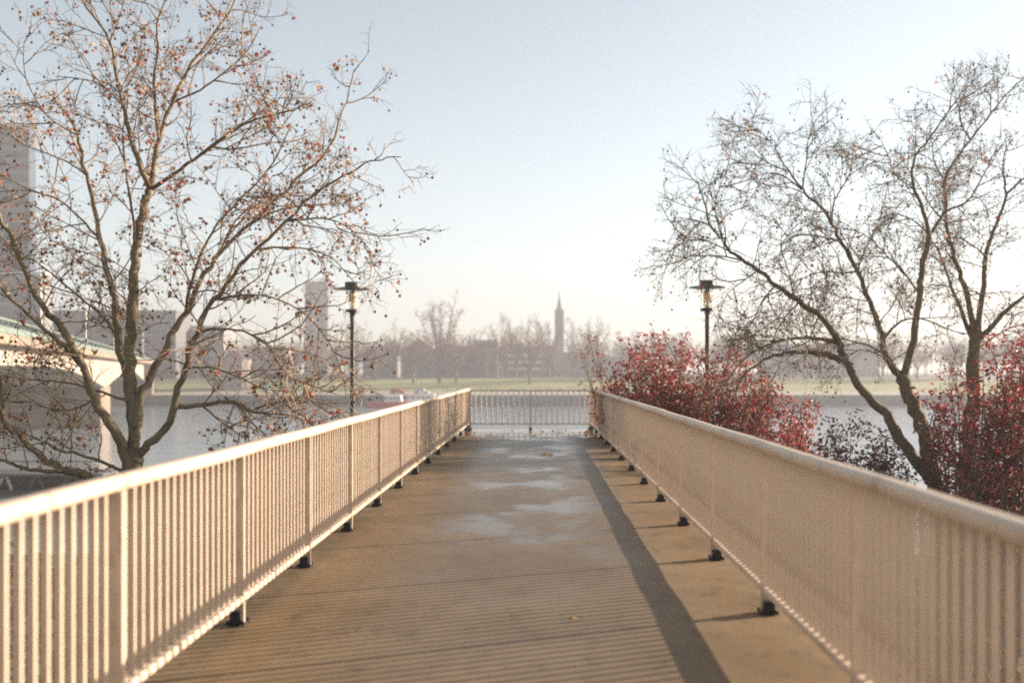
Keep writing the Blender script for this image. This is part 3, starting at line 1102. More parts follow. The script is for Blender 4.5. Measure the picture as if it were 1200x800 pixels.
shrub("red_shrub", "tall shrub with glowing red top and dark open base beside the forked trunk",
      [(1150, 19.0), (1185, 18.6), (1120, 19.2)],
      [(1092, 470), (1105, 430), (1130, 415), (1160, 405), (1190, 392), (1230, 390), (1250, 470), (1240, 620), (1150, 620), (1100, 570), (1085, 510)],
      (17.6, 20.0), M["leaf_red"], 47, (130, 4), (0.055, 0.115), M["twig_dark"], 0.028)

# brown undergrowth on the bank below the deck, either side
M["bramble"] = mk_leaf("bramble_leaf", [(0.0, (0.035, 0.026, 0.014)), (0.5, (0.075, 0.052, 0.026)), (0.85, (0.06, 0.06, 0.025)), (1.0, (0.13, 0.08, 0.04))], 0.15, 0.95)
M["bramble"].node_tree.nodes["Principled BSDF"].inputs["Specular IOR Level"].default_value = 0.05
for side, lab in ((-1, "brown undergrowth on the bank below the sunlit railing"), (1, "brown undergrowth on the bank below the shaded railing")):
    ug = MB()
    ru = random.Random(60 + side)
    for _ in range(13000):
        x = side * ru.uniform(2.9, 13.0)
        y = ru.uniform(1.0, 13.0)
        top = -0.85 + 0.30 * math.sin(x * 1.3 + side) * math.cos(y * 0.9) + 0.18 * math.sin(x * 3.1 + y * 2.3)
        z = top - abs(ru.gauss(0, 0.5))
        add_leaf(ug, Vector((x, y, z)), Vector((ru.gauss(0, 1), ru.gauss(0, 1), ru.gauss(0, .6))), Vector((ru.gauss(0, 1), ru.gauss(0, 1), ru.gauss(0, .6))), ru.uniform(0.09, 0.20), OVAL, ru, 0.3)
    for _ in range(160):
        x = side * ru.uniform(3.0, 12.8)
        y = ru.uniform(1.0, 13.0)
        ug.tube([Vector((x, y, -4.5)), Vector((x + ru.gauss(0, .3), y + ru.gauss(0, .3), -2.6)), Vector((x + ru.gauss(0, .5), y + ru.gauss(0, .5), -1.0))], [0.03, 0.02, 0.008], 4)
    o = ug.build("undergrowth", M["bramble"], fix=False)
    tag(o, lab, "undergrowth", kind="stuff")

# fallen leaves on the walkway
fl = MB()
add_leaf(fl, Vector((0, -0.5, 0.012)), Vector((0, 1, 0)), Vector((1, 0, 0)), 1.0, LEAF, rng, 0.35)
fl_mesh = fl.mesh("fallen_leaf", M["fallen"], fix=False)


def leaf_on_deck(px, py, size, label, mat=None):
    Y = F * EYE / (py - 435.0)
    x = XP(px, Y)
    o = inst("fallen_leaf", fl_mesh, None, (x, Y, deck_z(x, Y) + 0.006), rng.uniform(0, 6.28), (size, size, size))
    o.rotation_euler = (rng.uniform(-0.25, 0.25), rng.uniform(-0.25, 0.25), rng.uniform(0, 6.28))
    tag(o, label, "leaf", "fallen leaves on the walkway")


far_lab = "dry fallen leaf lying on the wet far end of the walkway"
for px, py, s in ((622, 505.5, .22), (648, 504.5, .2), (663, 503.5, .16), (600, 503.5, .16), (655, 506.5, .14), (636, 505, .13), (625, 510.5, .2), (680, 506, .14), (668, 512, .12), (590, 512, .12)):
    leaf_on_deck(px, py, s, far_lab)
leaf_on_deck(639, 531.5, 0.24, "curled pale fallen leaf lying alone on the middle of the walkway, first of the pair")
leaf_on_deck(646, 532.2, 0.20, "reddish fallen leaf touching the curled pale leaf on the middle of the walkway")
leaf_on_deck(672, 723, 0.05, "tiny fallen leaf scrap on the walkway close to the wide shadow band")
heap = MB()
r_ = random.Random(3)
for cx, cy, n, sp in ((1.33, 25.2, 26, 0.14), (1.36, 23.2, 14, 0.15), (-1.70, 24.9, 22, 0.15), (-1.72, 22.5, 14, 0.15)):
    for _ in range(n):
        x, y = cx + r_.gauss(0, sp * 0.55), cy + r_.gauss(0, sp * 2.0)
        x = max(-1.80, min(1.45, x))
        add_leaf(heap, Vector((x, y, deck_z(x, y) + r_.uniform(0.008, 0.05))), Vector((r_.gauss(0, 1), r_.gauss(0, 1), 0.15)), Vector((r_.gauss(0, 1), r_.gauss(0, 1), 0.1)), r_.uniform(0.05, 0.10), LEAF, r_, 0.3)
for _ in range(60):
    x, y = r_.uniform(-1.7, 1.3), r_.uniform(5, 26)
    add_leaf(heap, Vector((x, y, deck_z(x, y) + 0.006)), Vector((r_.gauss(0, 1), r_.gauss(0, 1), 0.05)), Vector((r_.gauss(0, 1), r_.gauss(0, 1), 0.05)), r_.uniform(0.015, 0.035), OVAL, r_, 0.3)
o = heap.build("leaf_litter", M["fallen"], fix=False)
tag(o, "leaf litter along the railing feet and small scraps over the walkway", "leaf litter", kind="stuff")

# ------------------------------------------------------------------ road bridge across the river
BX0, BX1 = -70.0, -92.0
TOP = 4.5
BR = R(18.4)
_c, _s = math.cos(BR), math.sin(BR)
BLOC = (-72.7 - (11.0 * _c - 0.5 * _s), 172.0 - (11.0 * _s + 0.5 * _c))


def on_bridge(x, y):
    u, v = x + 81.0, y - 165.0
    return (BLOC[0] + u * _c - v * _s, BLOC[1] + u * _s + v * _c)


t = empty("road_bridge", (BLOC[0], BLOC[1], WATER), BR)
tag(t, "long cream haunched road bridge crossing the river behind the bare tree", "bridge")
off = Vector((-81, 165, WATER))


def bridge_bottom(y):
    d = min(abs(y - p) for p in (-30.0, 165.5, 280.0))
    return TOP - 0.8 - (1.6 + 3.4 * max(0.0, 1 - d / 70.0) ** 1.7)


mb = MB()
ys = [22 + 254.0 * k / 96 for k in range(97)]
vs, fs = [], []
for y in ys:
    zb = bridge_bottom(y)
    for x in (BX0 - 1.6, BX1 + 1.6):
        vs.append((x - off.x, y - off.y, TOP - 0.8 - off.z))
        vs.append((x - off.x, y - off.y, zb - off.z))
for i in range(96):
    a = i * 4
    b = a + 4
    fs += [(a, b, b + 1, a + 1), (a + 2, a + 3, b + 3, b + 2), (a + 1, b + 1, b + 3, a + 3)]
mb.add(vs, fs)
mb.build("girder", M["fascia"], t)
mb = MB()
mb.box(BX1 - off.x, BX0 - off.x, 22 - off.y, 330 - off.y, TOP - 0.8 - off.z + 0.003, TOP - off.z)
mb.build("road_slab", M["tan"], t)
for y in (165.5,):
    mb = MB()
    zt = bridge_bottom(y) + 0.3 - off.z
    mb.prism([(BX1 + 1.2 - off.x, y - 2.6 - off.y), (BX0 - 2.2 - off.x, y - 2.6 - off.y), (BX0 - 0.9 - off.x, y - off.y), (BX0 - 2.2 - off.x, y + 2.6 - off.y), (BX1 + 1.2 - off.x, y + 2.6 - off.y), (BX1 - off.x, y - off.y)], 'z', -4.0, zt)
    mb.build("pier", M["pier"], t)
mb = MB()
mb.box(BX1 - 1.0 - off.x, BX0 + 0.6 - off.x, 275.5 - off.y, 290 - off.y, -3.0, TOP - 0.82 - off.z)
mb.build("abutment", M["pier"], t)
mb = MB()
mb.box(BX1 - 1.0 - off.x, BX0 + 0.6 - off.x, 10 - off.y, 22.5 - off.y, -3.0, TOP - 0.82 - off.z)
mb.build("abutment", M["pier"], t)
pmb = MB()
pmb.box(-0.05, 0.05, -0.05, 0.05, 0, 1.15)
pmb = pmb.mesh("parapet_post", M["mint"])
for x, nm in ((BX0 - 0.25, "near"), (BX1 + 0.25, "far")):
    for z0, z1 in ((1.08, 1.22), (0.52, 0.60), (0.08, 0.50)):
        mb = MB()
        mb.box(x - 0.06 - off.x, x + 0.06 - off.x, 22 - off.y, 330 - off.y, TOP + z0 - off.z, TOP + z1 - off.z)
        mb.build("parapet_rail" if z0 > 0.2 else "parapet_panel", M["mint"], t)
    if nm == "near":
        for k in range(100):
            inst("parapet_post", pmb, t, (x - off.x, 40 + 2.5 * k - off.y, TOP - off.z))
mb = MB()
mb.lathe([(0.12, 0), (0.07, 8.5)], 8)
mast_mesh = mb.mesh("mast", M["white"])
mb = MB()
mb.box(-0.2, 1.8, -0.12, 0.12, 8.4, 8.55)
arm_mesh = mb.mesh("mast_arm", M["white"])
for k, y in enumerate((90, 130, 175, 220, 262)):
    m_ = empty("light_mast", on_bridge(BX0 - 1.0, y) + (TOP,), BR)
    tag(m_, "slim white light mast on the road bridge, %s counted from its near end" % ("first", "second", "third", "fourth", "fifth")[k], "light mast", "light masts on the road bridge")
    inst("mast", mast_mesh, m_)
    inst("arm", arm_mesh, m_, rz=math.pi)

# landing stage on the water
t = empty("landing_stage", (XP(55, 79), 79, WATER))
tag(t, "low floating landing stage with dark rail and white braces on the water beneath the bridge", "landing stage")
mb = MB()
mb.box(-9.0, 5.0, -1.8, 1.8, -0.3, 0.35)
mb.build("float", M["stone_dark"], t)
mb = MB()
mb.box(-9.2, 5.3, -2.0, 2.0, 1.45, 1.62)
mb.build("walkway", M["grey_metal"], t)
mb = MB()
mb.box(-9.0, 5.0, 1.2, 1.35, 0.36, 1.44)
mb.build("back_panel", M["tan"], t)
for k in range(6):
    x = -8.2 + 2.5 * k
    mb = MB()
    mb.tube([Vector((x, -1.5, 0.35)), Vector((x + 0.55, -1.5, 1.46))], [0.11, 0.11], 6)
    mb.build("brace", M["white"] if k == 2 else M["grey_metal"], t)
    mb = MB()
    mb.tube([Vector((x + 1.2, -1.5, 0.35)), Vector((x + 0.75, -1.5, 1.46))], [0.11, 0.11], 6)
    mb.build("brace", M["white"] if k == 2 else M["grey_metal"], t)
    mb = MB()
    mb.box(x - 0.03, x + 0.03, -1.9, -1.84, 1.62, 2.55)
    mb.build("rail_post", M["grey_metal"], t)
mb = MB()
mb.box(-9.0, 5.1, -1.92, -1.83, 2.552, 2.64)
mb.build("handrail", M["grey_metal"], t)

# ------------------------------------------------------------------ buildings on the far bank
win_meshes = {}


def window_mesh(w, h):
    k = (round(w, 2), round(h, 2))
    if k not in win_meshes:
        mb = MB()
        mb.box(-w / 2, w / 2, -0.06, 0.10, 0, h)
        win_meshes[k] = mb.mesh("window", M["glass_dark"])
        mb = MB()
        mb.box(-w / 2 - 0.15, w / 2 + 0.15, -0.22, 0.0, -0.18, -0.02)
        win_meshes[("sill",) + k] = mb.mesh("sill", M["white"])
    return win_meshes[k], win_meshes[("sill",) + k]


def building(name, label, px0, px1, ytop, Y, depth, zb, wall, cols=0, rows=0, ww=1.3, wh=1.5, roof=None, roof_h=0.0, roof_mat=None, cat="building", group="buildings on the far bank", sills=True, cornice=None):
    x0, x1 = XP(px0, Y), XP(px1, Y)
    zt = ZP(ytop, Y)
    cx = (x0 + x1) / 2
    t = empty(name, (cx, Y, zb))
    tag(t, label, cat, group)
    w = (x1 - x0) / 2
    H = zt - zb
    body = H - roof_h
    mb = MB()
    mb.box(-w, w, 0, depth, 0, body)
    mb.build("wall", wall, t)
    if roof == 'gable_x':
        mb = MB()
        mb.prism([(-0.5, body + 0.01), (depth + 0.5, body + 0.01), (depth / 2, H)], 'x', -w - 0.4, w + 0.4)
        mb.build("roof", roof_mat, t)
    elif roof == 'gable_y':
        mb = MB()
        mb.prism([(-w - 0.5, body + 0.01), (w + 0.5, body + 0.01), (0, H)], 'y', -0.4, depth + 0.4)
        mb.build("roof", roof_mat, t)
    else:
        mb = MB()
        mb.box(-w - 0.25, w + 0.25, -0.25, depth + 0.25, body + 0.003, body + 0.75)
        mb.build("parapet", cornice or wall, t)
    if cols and rows:
        wm, sm = window_mesh(ww, wh)
        for j in range(rows):
            for i in range(cols):
                o = inst("window", wm, t, (-w + 2 * w * (i + 0.5) / cols, 0, body * (j + 0.5) / rows - wh / 2 + 0.1))
                if sills:
                    inst("sill", sm, o)
    return t


GZ = -0.9
# high-rise upper left
c_tower = wall_mat("blue_grey_tower_cladding", (0.045, 0.08, 0.115))
tw = building("tower_block", "tall blue grey tower block rising above the bridge at the picture's edge", -60, 34, 150, 300, 4, GZ, c_tower)
mbw = MB()
mbw.box(XP(-58, 300) - XP(-11.5, 300), XP(35, 300) - XP(-11.5, 300), -0.18, 0.1, 0, 1.5)
band_mesh = mbw.mesh("window_band", M["glass_dark"])
for k in range(19):
    inst("window_band", band_mesh, tw, (0, 0, 4 + 3.6 * k))
c_cream = wall_mat("cream_render", (0.34, 0.32, 0.29))
cb = building("cream_building", "broad cream building between the tower block and the road bridge", -70, 52, 322, 292, 4, GZ, c_cream, 14, 6, 2.2, 1.5, cornice=M["white"])
c_slate = wall_mat("slate_grey_cladding", (0.20, 0.20, 0.21))
building("office_block", "long slate grey office block behind the trunk of the bare tree", 62, 206, 366, 350, 16, GZ, c_slate, 16, 5, 1.5, 1.5)
building("office_block", "lower pale grey office block further along from the slate grey block", 208, 262, 384, 365, 14, GZ, wall_mat("pale_grey_cladding", (0.36, 0.35, 0.34)), 8, 4, 1.5, 1.5)
building("riverside_house", "small pinkish house by the far end of the road bridge", 248, 284, 424, 296, 9, -4.2, wall_mat("pink_render", (0.56, 0.42, 0.35)), 4, 3, 1.0, 1.3)
building("riverside_house", "pale low house behind the teal kiosk on the far bank", 288, 335, 408, 372, 10, GZ, wall_mat("warm_grey_render", (0.45, 0.41, 0.36)), 6, 3, 1.0, 1.3)
building("slim_tower", "slim brown grey tower above the far trees left of the lamp", 357, 384, 331, 520, 3, GZ, wall_mat("brown_grey_concrete", (0.28, 0.25, 0.23)), 4, 9, 1.4, 1.5, sills=False)
c_grey = wall_mat("grey_render", (0.36, 0.35, 0.34))
building("apartment_house", "grey apartment house with sunlit pink roof behind the bare trees", 470, 512, 396, 385, 12, GZ, c_grey, 6, 3, 1.2, 1.5, 'gable_y', 5.2, wall_mat("pink_roof_tiles", (0.60, 0.30, 0.23)))
building("apartment_house", "long plain grey apartment house low behind the tall bare tree", 513, 558, 408, 390, 12, GZ, wall_mat("mid_grey_render", (0.30, 0.30, 0.30)), 8, 3, 1.2, 1.5)
building("apartment_house", "dark flat-roofed apartment house with bright white roof edge", 556, 583, 400, 380, 12, GZ, wall_mat("dark_grey_render", (0.20, 0.205, 0.21)), 4, 3, 1.3, 1.5, cornice=M["white"])
ab = building("apartment_house", "whitish apartment house with balcony bands left of the church tower", 588, 640, 408, 392, 12, GZ, wall_mat("off_white_render", (0.52, 0.50, 0.47)), 9, 4, 1.3, 1.4)
mbb = MB()
mbb.box(-6.5, 6.5, -1.1, -0.05, 0, 0.9)
bmesh_ = mbb.mesh("balcony", M["white"])
for k in range(3):
    inst("balcony", bmesh_, ab, (0, 0, 3.0 + 2.6 * k))
building("apartment_house", "narrow house with pink sunlit gable roof beside the church tower", 636, 650, 402, 405, 10, GZ, c_grey, 2, 3, 1.1, 1.4, 'gable_y', 4.5, wall_mat("pink_roof_tiles_b", (0.58, 0.30, 0.24)))
building("apartment_house", "grey house half hidden by the trees to the left of the pink roofed house", 425, 466, 404, 400, 12, GZ, wall_mat("taupe_render", (0.33, 0.30, 0.28)), 6, 3, 1.2, 1.5, 'gable_x', 4.0, wall_mat("slate_roof", (0.15, 0.14, 0.14)))
building("apartment_house", "bluish grey long house on the far bank beyond the red shrub", 668, 760, 420, 400, 12, GZ, wall_mat("blue_grey_render", (0.30, 0.32, 0.34)), 14, 2, 1.3, 1.5)
building("apartment_house", "broad pale block on the far bank seen between the limbs of the leaning tree", 900, 1030, 405, 420, 14, GZ, wall_mat("haze_grey_render", (0.36, 0.36, 0.37)), 18, 4, 1.5, 1.5)

# church
Yc = 490
t = empty("church", (XP(655.5, Yc), Yc, GZ))
tag(t, "hazy church tower with pointed green grey spire above the far trees", "church")
c_br = wall_mat("church_brick", (0.30, 0.22, 0.19))
w = 5.3 / F * Yc
h = ZP(364, Yc) - GZ
mb = MB()
mb.box(-w, w, 0, 2 * w, 0, h)
mb.build("tower", c_br, t)
mb = MB()
mb.box(-w - 0.12, w + 0.12, -0.12, 2 * w + 0.12, h + 0.003, h + 0.4)
mb.build("cornice", c_br, t)
hs = ZP(342, Yc) - GZ
mb = MB()
mb.lathe([(w * 0.80, h + 0.42), (w * 0.46, h + (hs - h) * 0.30), (w * 0.20, h + (hs - h) * 0.66), (0.04, hs + 0.8)], 8, (0, w, 0))
mb.build("spire", wall_mat("spire_copper", (0.14, 0.19, 0.18)), t)
mb = MB()
mb.box(w + 0.01, w + 20, 1.0, 11, 0, 7)
mb.build("nave", c_br, t)
mb = MB()
mb.prism([(0.4, 7.01), (11.6, 7.01), (6, 12)], 'x', w + 0.01, w + 20.4)
mb.build("roof", wall_mat("nave_slate", (0.13, 0.13, 0.14)), t)
for k in (-1, 1):
    mb = MB()
    mb.prism([(-0.55 + k * 1.1, h - 5.2), (0.55 + k * 1.1, h - 5.2), (0.55 + k * 1.1, h - 2.6), (k * 1.1, h - 1.8), (-0.55 + k * 1.1, h - 2.6)], 'y', -0.08, 0.2)
    mb.build("belfry_window", M["glass_dark"], t)

# kiosk
Yk = 285
t = empty("teal_kiosk", (XP(311, Yk), Yk, -4.6))
tag(t, "small upright teal advertising kiosk on the far riverside path", "kiosk")
mb = MB()
mb.box(-1.0, 1.0, -0.5, 0.5, 0.02, 3.2)
bevel(mb.build("panel", M["teal"], t), 0.15)
mb = MB()
mb.box(-1.15, 1.15, -0.6, 0.6, 3.205, 3.45)
mb.build("cap", M["grey_metal"], t)

# hedges
def hedge(name, label, x0, x1, y, z, h, th, seed):
    r = random.Random(seed)
    mb = MB()
    n = int((x1 - x0) * h * 5)
    for _ in range(n):
        x = r.uniform(x0, x1)
        p = Vector((x, y + r.uniform(-th, th), z + r.uniform(0, h) * (0.85 + 0.25 * math.sin(x * 0.8) * math.sin(x * 0.23))))
        add_leaf(mb, p, Vector((r.gauss(0, 1), r.gauss(0, 1), r.gauss(0, 1))), Vector((r.gauss(0, 1), r.gauss(0, 1), r.gauss(0, 1))), r.uniform(0.3, 0.6), OVAL, r, 0.3)
    o = mb.build(name, M["hedge"], fix=False)
    tag(o, label, "hedge")
    o["kind"] = "thing"


hedge("hedge", "low clipped green hedge along the front edge of the far lawn", -28, 60, 292.5, -4.3, 1.5, 0.6, 1)
hedge("hedge", "dark hedge line along the back of the far lawn under the trees", -95, 130, 346, -0.95, 2.6, 0.9, 2)

# ------------------------------------------------------------------ far trees: a few bare forms, copied
def bare_tree_meshes(seed, H, spread, upright):
    r = random.Random(seed)
    tr = MB()
    g = Grower(seed, [(0.45, 1.2, 3.4, 0.055, 3, 4), (0.33, 0.6, 1.8, 0.038, 3, 3), (0.26, 0.4, 1.1, 0.028, 3, 2)], 0.10, 0.0, 0.22)
    fork = H * r.uniform(0.18, 0.28)
    tr.tube(smooth_poly([Vector((0, 0, -0.3)), Vector((r.gauss(0, .1), r.gauss(0, .1), fork * 0.5)), Vector((r.gauss(0, .2), r.gauss(0, .2), fork))], 3), [0.45, 0.40, 0.36, 0.34, 0.32, 0.31, 0.30], 7)
    nl = r.randint(7, 9)
    for k in range(nl):
        a = 2 * math.pi * k / nl + r.uniform(-0.3, 0.3)
        rad = spread * r.uniform(0.45, 1.0) if k else spread * 0.1
        top = Vector((math.cos(a) * rad, math.sin(a) * rad, H * r.uniform(0.72, 1.0) - rad * upright))
        z0 = fork * r.uniform(0.75, 1.0)
        m1 = Vector((math.cos(a) * rad * 0.45, math.sin(a) * rad * 0.45, z0 + (top.z - z0) * 0.42))
        pts = smooth_poly([Vector((0, 0, z0)), m1, top], 5)
        n = len(pts)
        tr.tube(pts, [0.20 * (1 - 0.85 * i / (n - 1)) for i in range(n)], 5)
        g.clothe(pts, 0, 0.22, H / 16.0)
    return tr.mesh("far_trunk", M["far_bark"], fix=False), g.tw.mesh("far_crown", M["far_twig"], fix=False)


M["far_bark"] = simple("far_bark", (0.15, 0.115, 0.085), (0.10, 0.078, 0.058), 0.6, 0.9)
M["far_twig"] = simple("far_twig", (0.23, 0.135, 0.09), (0.15, 0.09, 0.062), 0.3, 0.9)
forms = [bare_tree_meshes(100 + i, 16.0, (6.5, 5.0, 7.5, 5.8, 6.8)[i], (0.25, 0.1, 0.3, 0.2, 0.35)[i]) for i in range(5)]


def lawn_z(Y):
    if Y < 291:
        return -4.3
    if Y < 345:
        return -4.3 + (Y - 291) / 54.0 * 3.4
    return -0.9


TREES = [
    # px, top y, Y, form
    (485, 382, 322, 0, "bare tree on the far lawn in front of the pink roofed house"),
    (515, 343, 322, 1, "tallest bare tree on the far lawn, its open crown above all others"),
    (534, 388, 324, 3, "slender small bare tree on the far lawn beside the tallest one"),
    (621, 358, 318, 2, "broad bare tree on the far lawn left of the church tower"),
    (700, 372, 330, 4, "bare tree on the far lawn just behind the corner of the end railing"),
    (440, 392, 335, 2, "bare tree across the river just to the right of the lamp's pole"),
    (462, 372, 350, 4, "rounded bare tree behind the lawn between lamp and pink roofed house"),
    (395, 388, 345, 0, "bare tree across the river just left of the lamp's pole"),
    (368, 396, 350, 3, "bare tree at the foot of the slim tower"),
    (345, 402, 352, 2, "bare tree left of the slim tower, behind rusty leaves"),
    (418, 376, 362, 1, "tall bare tree directly behind the lamp post"),
    (500, 385, 360, 2, "bare tree directly behind the pink sunlit roof"),
    (550, 384, 358, 0, "bare tree between the tallest tree and the white roof edge"),
    (588, 366, 360, 4, "bare tree to the right of the white roof edge"),
    (605, 376, 375, 1, "thin bare tree in front of the whitish apartment house"),
    (643, 374, 372, 3, "bare tree immediately left of the church tower"),
    (672, 380, 374, 0, "bare tree immediately right of the church tower"),
    (690, 362, 380, 2, "high bare tree right of the church, above the end of the railing"),
    (570, 398, 352, 3, "low bare tree before the dark flat-roofed house"),
    (735, 385, 345, 0, "bare far tree behind the left tip of the red shrub"),
    (765, 378, 352, 2, "bare far tree behind the bare top of the red shrub"),
    (800, 388, 348, 4, "bare far tree left of the second lamp"),
    (850, 390, 350, 1, "bare far tree right of the second lamp"),
    (890, 398, 352, 2, "bare far tree above the right shoulder of the red shrub"),
    (925, 396, 345, 0, "bare far tree under the long leaning limb"),
    (960, 388, 352, 4, "bare far tree behind the bend of the leaning limb"),
    (1000, 392, 348, 3, "bare far tree seen between the two limbs of the leaning tree"),
    (1035, 384, 352, 2, "bare far tree behind the low fork of the leaning tree"),
    (1075, 390, 345, 0, "bare far tree to the left of the fan stemmed tree"),
    (1115, 384, 350, 4, "bare far tree behind the stems of the fan shaped tree"),
    (1160, 388, 348, 2, "bare far tree above the glowing red shrub"),
    (1195, 380, 352, 1, "bare far tree at the picture's right edge"),
    (230, 400, 358, 1, "bare far tree seen between the right-hand limbs of the bare tree with seed balls"),
    (300, 398, 352, 4, "bare far tree beside the teal kiosk"),
    (325, 400, 362, 0, "bare far tree behind the pale low house"),
    (270, 402, 350, 3, "bare far tree behind the small pinkish house"),
]
for i, (px, yt, Y, k, lab) in enumerate(TREES):
    zb = lawn_z(Y)
    H = ZP(yt, Y) - zb
    t = empty("bare_tree", (XP(px, Y), Y, zb), rz=i * 1.37)
    s = H / 16.0
    sx = s * (1.15 if H < 20 else 0.85)
    t.scale = (sx, sx, s)
    tag(t, lab, "tree", "bare trees on the far bank")
    inst("trunk", forms[k][0], t)
    inst("crown", forms[k][1], t)
# the wood behind, one mass of winter trees
for nm, seed, x0, x1 in (("far_woodland", 5, -260, 320),):
    mb = MB()
    r = random.Random(seed)
    for _ in range(300):
        x = r.uniform(x0, x1)
        y = r.uniform(430, 560)
        H = r.uniform(13, 21)
        zb = -0.8
        mb.tube([Vector((x, y, zb)), Vector((x + r.gauss(0, .4), y, zb + H * 0.4)), Vector((x + r.gauss(0, .8), y, zb + H * 0.9))], [0.3, 0.22, 0.08], 4)
        for _k in range(70):
            a = r.uniform(0, 6.28)
            rr = H * 0.36 * math.sqrt(r.random())
            hz = zb + H * r.uniform(0.3, 0.7)
            p = Vector((x + math.cos(a) * rr * 0.3, y + math.sin(a) * rr * 0.3, hz))
            q = Vector((x + math.cos(a) * rr, y + math.sin(a) * rr, min(zb + H * 1.03, hz + H * r.uniform(0.15, 0.38))))
            mb.tube([p, p.lerp(q, 0.5) + Vector((r.gauss(0, .3), r.gauss(0, .3), r.gauss(0, .3))), q], [0.09, 0.07, 0.04], 3)
    o = mb.build(nm, M["far_twig"], fix=False)
    tag(o, "hazy mass of bare winter trees behind the houses on the far bank", "woodland", kind="stuff")

# ------------------------------------------------------------------ boats, car, walkers on the far bank
def boat(name, label, px0, px1, Y, hull_mat, cab, hull_h=1.5, cab_h=1.7):
    x0, x1 = XP(px0, Y), XP(px1, Y)
    Lh = (x1 - x0) / 2
    t = empty(name, ((x0 + x1) / 2, Y, WATER))
    tag(t, label, "boat", "boats moored at the far quay")
    n = 14
    vs, fs = [], []
    bm_ = 1.7
    for i in range(n + 1):
        u = i / n
        x = -Lh + 2 * Lh * u
        wd = bm_ * (1 - max(0, (u - 0.6) / 0.4) ** 2.0) * (0.8 + 0.2 * min(1, u * 6))
        wd = max(wd, 0.04)
        sh = hull_h + 0.55 * max(0, u - 0.55) ** 1.4 * 2
        vs += [(x, -wd, sh), (x, -wd * 0.75, -0.3), (x, wd * 0.75, -0.3), (x, wd, sh)]
    for i in range(n):
        a, b = i * 4, i * 4 + 4
        fs += [(a, a + 1, b + 1, b), (a + 1, a + 2, b + 2, b + 1), (a + 2, a + 3, b + 3, b + 2), (a + 3, a, b, b + 3)]
    fs += [(0, 3, 2, 1), (n * 4, n * 4 + 1, n * 4 + 2, n * 4 + 3)]
    mb = MB()
    mb.add(vs, fs)
    mb.build("hull", hull_mat, t)
    mb = MB()
    a, b = -Lh * cab[0], Lh * cab[1]
    mb.prism([(a, hull_h + 0.01), (b, hull_h + 0.01), (b - 0.5, hull_h + cab_h), (a + 0.15, hull_h + cab_h)], 'y', -1.2, 1.2)
    c = mb.build("cabin", M["white"], t)
    k = max(2, int((b - a) / 1.2))
    wmesh = MB().box(-0.38, 0.38, -1.25, 1.25, 0, 0.55).mesh("cabin_window", M["glass_dark"])
    for i in range(k):
        inst("cabin_window", wmesh, c, (a + 0.55 + (b - a - 1.4) * i / max(1, k - 1), 0, hull_h + 0.75))
    mb = MB()
    mb.box(a - 0.2, b - 0.2, -1.35, 1.35, hull_h + cab_h + 0.01, hull_h + cab_h + 0.14)
    mb.build("cabin_roof", M["white"], t)
    return t


boat("moored_boat", "small boat with red hull and white cabin moored at the far quay", 430, 478, 262, M["red_paint"], (0.15, 0.75))
boat("moored_boat", "white boat moored at the far quay just behind the red hulled one", 470, 522, 270, M["white"], (0.75, 0.6))


def car(label, px, Y, paint):
    t = empty("parked_car", (XP(px, Y), Y, lawn_z(Y) - 0.45))
    tag(t, label, "car", "cars parked on the far riverside path")
    mb = MB()
    mb.prism([(-2.1, 0.25), (2.1, 0.25), (2.12, 0.7), (1.15, 0.9), (0.5, 1.42), (-1.2, 1.45), (-1.95, 0.95), (-2.12, 0.75)], 'y', -0.85, 0.85)
    bevel(mb.build("body", paint, t), 0.06)
    for a, b in ((-1.75, -0.45), (-0.35, 0.85)):
        mb = MB()
        mb.prism([(a + 0.05, 0.93), (b, 0.93), (b - (0.35 if b > 0 else 0), 1.34), (a + (0.45 if a < -1 else 0.05), 1.34)], 'y', -0.87, 0.87)
        mb.build("side_window", M["glass_dark"], t)
    for x in (-1.3, 1.3):
        for y in (-0.80, 0.80):
            mb = MB()
            n = 12
            mb.prism([(x + 0.32 * math.cos(2 * math.pi * i / n), 0.32 + 0.32 * math.sin(2 * math.pi * i / n)) for i in range(n)], 'y', y - 0.1, y + 0.1)
            wv = mb.build("wheel", M["foot"], t)


car("white car parked above the moored boats on the far path", 494, 281, M["white"])
car("red car parked above the red hulled boat on the far path", 466, 282, M["red_paint"])


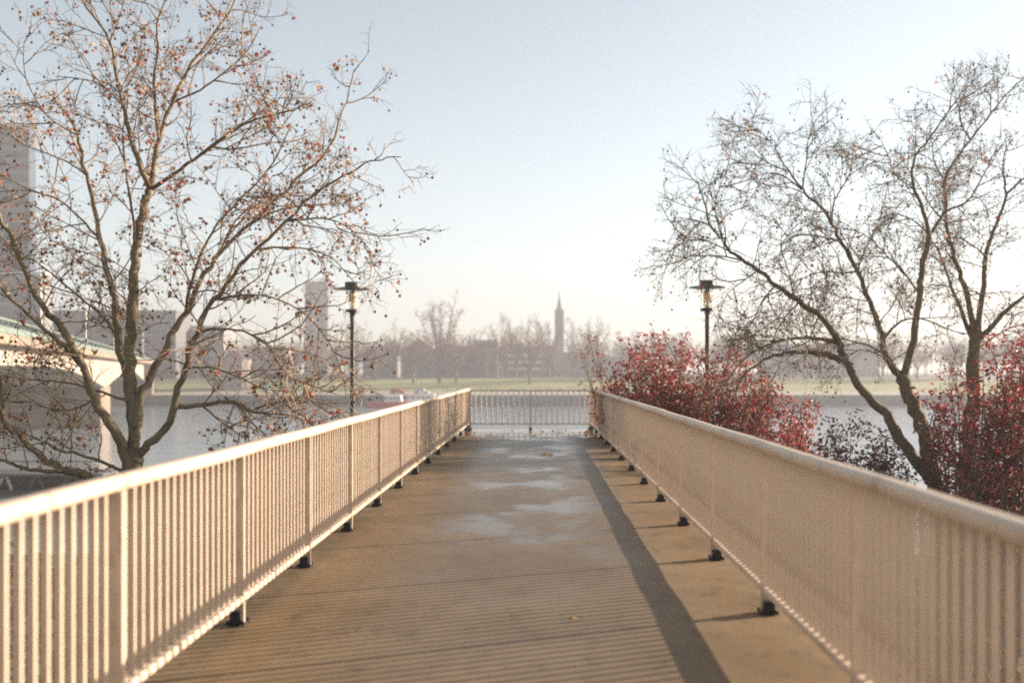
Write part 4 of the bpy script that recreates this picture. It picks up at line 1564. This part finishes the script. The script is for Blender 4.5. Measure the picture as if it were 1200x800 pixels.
def person(label, px, Y, coat, legs, h=1.75, stride=0.25):
    zb = lawn_z(Y) if Y > 291 else -5.0 + (Y - 276.2) / 14.8 * 0.7
    me = bpy.data.meshes.new("person")
    V = [(0, 0, .93), (0, 0, 1.15), (0, 0, 1.38), (0, 0, 1.50), (0, 0.02, 1.60), (0, 0.02, 1.72),
         (-.10, 0, .88), (-.12 - stride * .3, -stride * .3, .48), (-.12 - stride, -stride * .2, .06), (-.06 - stride, -.10, .03),
         (.10, 0, .88), (.12 + stride * .4, -.02, .48), (.10 + stride * .6, .05, .06), (.18 + stride * .6, -.08, .03),
         (-.19, 0, 1.38), (-.25, .03, 1.10), (-.22, -.10, .86), (-.22, -.13, .76),
         (.19, 0, 1.38), (.25, .03, 1.10), (.26, -.06, .86), (.26, -.08, .76)]
    E = [(0, 1), (1, 2), (2, 3), (3, 4), (4, 5), (0, 6), (6, 7), (7, 8), (8, 9), (0, 10), (10, 11), (11, 12), (12, 13), (2, 14), (14, 15), (15, 16), (16, 17), (2, 18), (18, 19), (19, 20), (20, 21)]
    RR = [.15, .15, .16, .065, .095, .09, .09, .065, .05, .045, .09, .065, .05, .045, .07, .05, .042, .04, .07, .05, .042, .04]
    me.from_pydata(V, E, [])
    tmp = bpy.data.objects.new("person_tmp", me)
    col.objects.link(tmp)
    md = tmp.modifiers.new("skin", 'SKIN')
    sv = me.skin_vertices[0].data
    for i, q in enumerate(RR):
        sv[i].radius = (q, q)
        sv[i].use_root = (i == 0)
    tmp.modifiers.new("sub", 'SUBSURF').levels = 1
    dg = bpy.context.evaluated_depsgraph_get()
    out = bpy.data.meshes.new_from_object(tmp.evaluated_get(dg))
    bpy.data.objects.remove(tmp)
    skin = M.setdefault("skin", simple("skin", (0.50, 0.33, 0.25), None, 5, 0.6))
    hair = M.setdefault("hair", simple("hair", (0.05, 0.035, 0.025), None, 5, 0.7))
    out.materials.clear()
    for m in (legs, coat, skin, hair):
        out.materials.append(m)
    for p in out.polygons:
        z = p.center.z
        p.material_index = 0 if z < 0.85 and abs(p.center.x) < 0.2 + stride and z < 0.72 else (1 if z < 1.50 else (3 if (z > 1.70 or p.center.y > 0.05) else 2))
        p.use_smooth = True
    s = h / 1.8
    o = inst("person", out, None, (XP(px, Y), Y, zb), 0, (s, s, s))
    tag(o, label, "person", "walkers on the far bank")


jean = simple("dark_trousers", (0.04, 0.045, 0.06), None, 5, 0.8)
person("person in an orange jacket walking the far path behind the end railing", 581, 287, simple("orange_jacket", (0.65, 0.22, 0.10), None, 5, 0.8), jean)
person("person in a pale coat standing on the far lawn between the bare trees", 494, 318, simple("pale_coat", (0.65, 0.52, 0.38), None, 5, 0.8), jean, stride=0.05)

# ------------------------------------------------------------------ haze
mb = MB()
mb.box(-XW - 60, XW + 60, -300, 1200, -13.2, 76.5)
hz = mb.build("haze", [])
hm = bpy.data.materials.new("haze_air")
hm.use_nodes = True
nt = hm.node_tree
for n in list(nt.nodes):
    nt.nodes.remove(n)
out = nt.nodes.new("ShaderNodeOutputMaterial")
pv = nt.nodes.new("ShaderNodeVolumePrincipled")
pv.inputs["Color"].default_value = (0.50, 0.50, 0.545, 1)
pv.inputs["Density"].default_value = 0.0013
pv.inputs["Anisotropy"].default_value = 0.2
nt.links.new(pv.outputs[0], out.inputs["Volume"])
hz.data.materials.append(hm)
tag(hz, "thin pale winter haze over the river and far bank", "haze", kind="stuff")
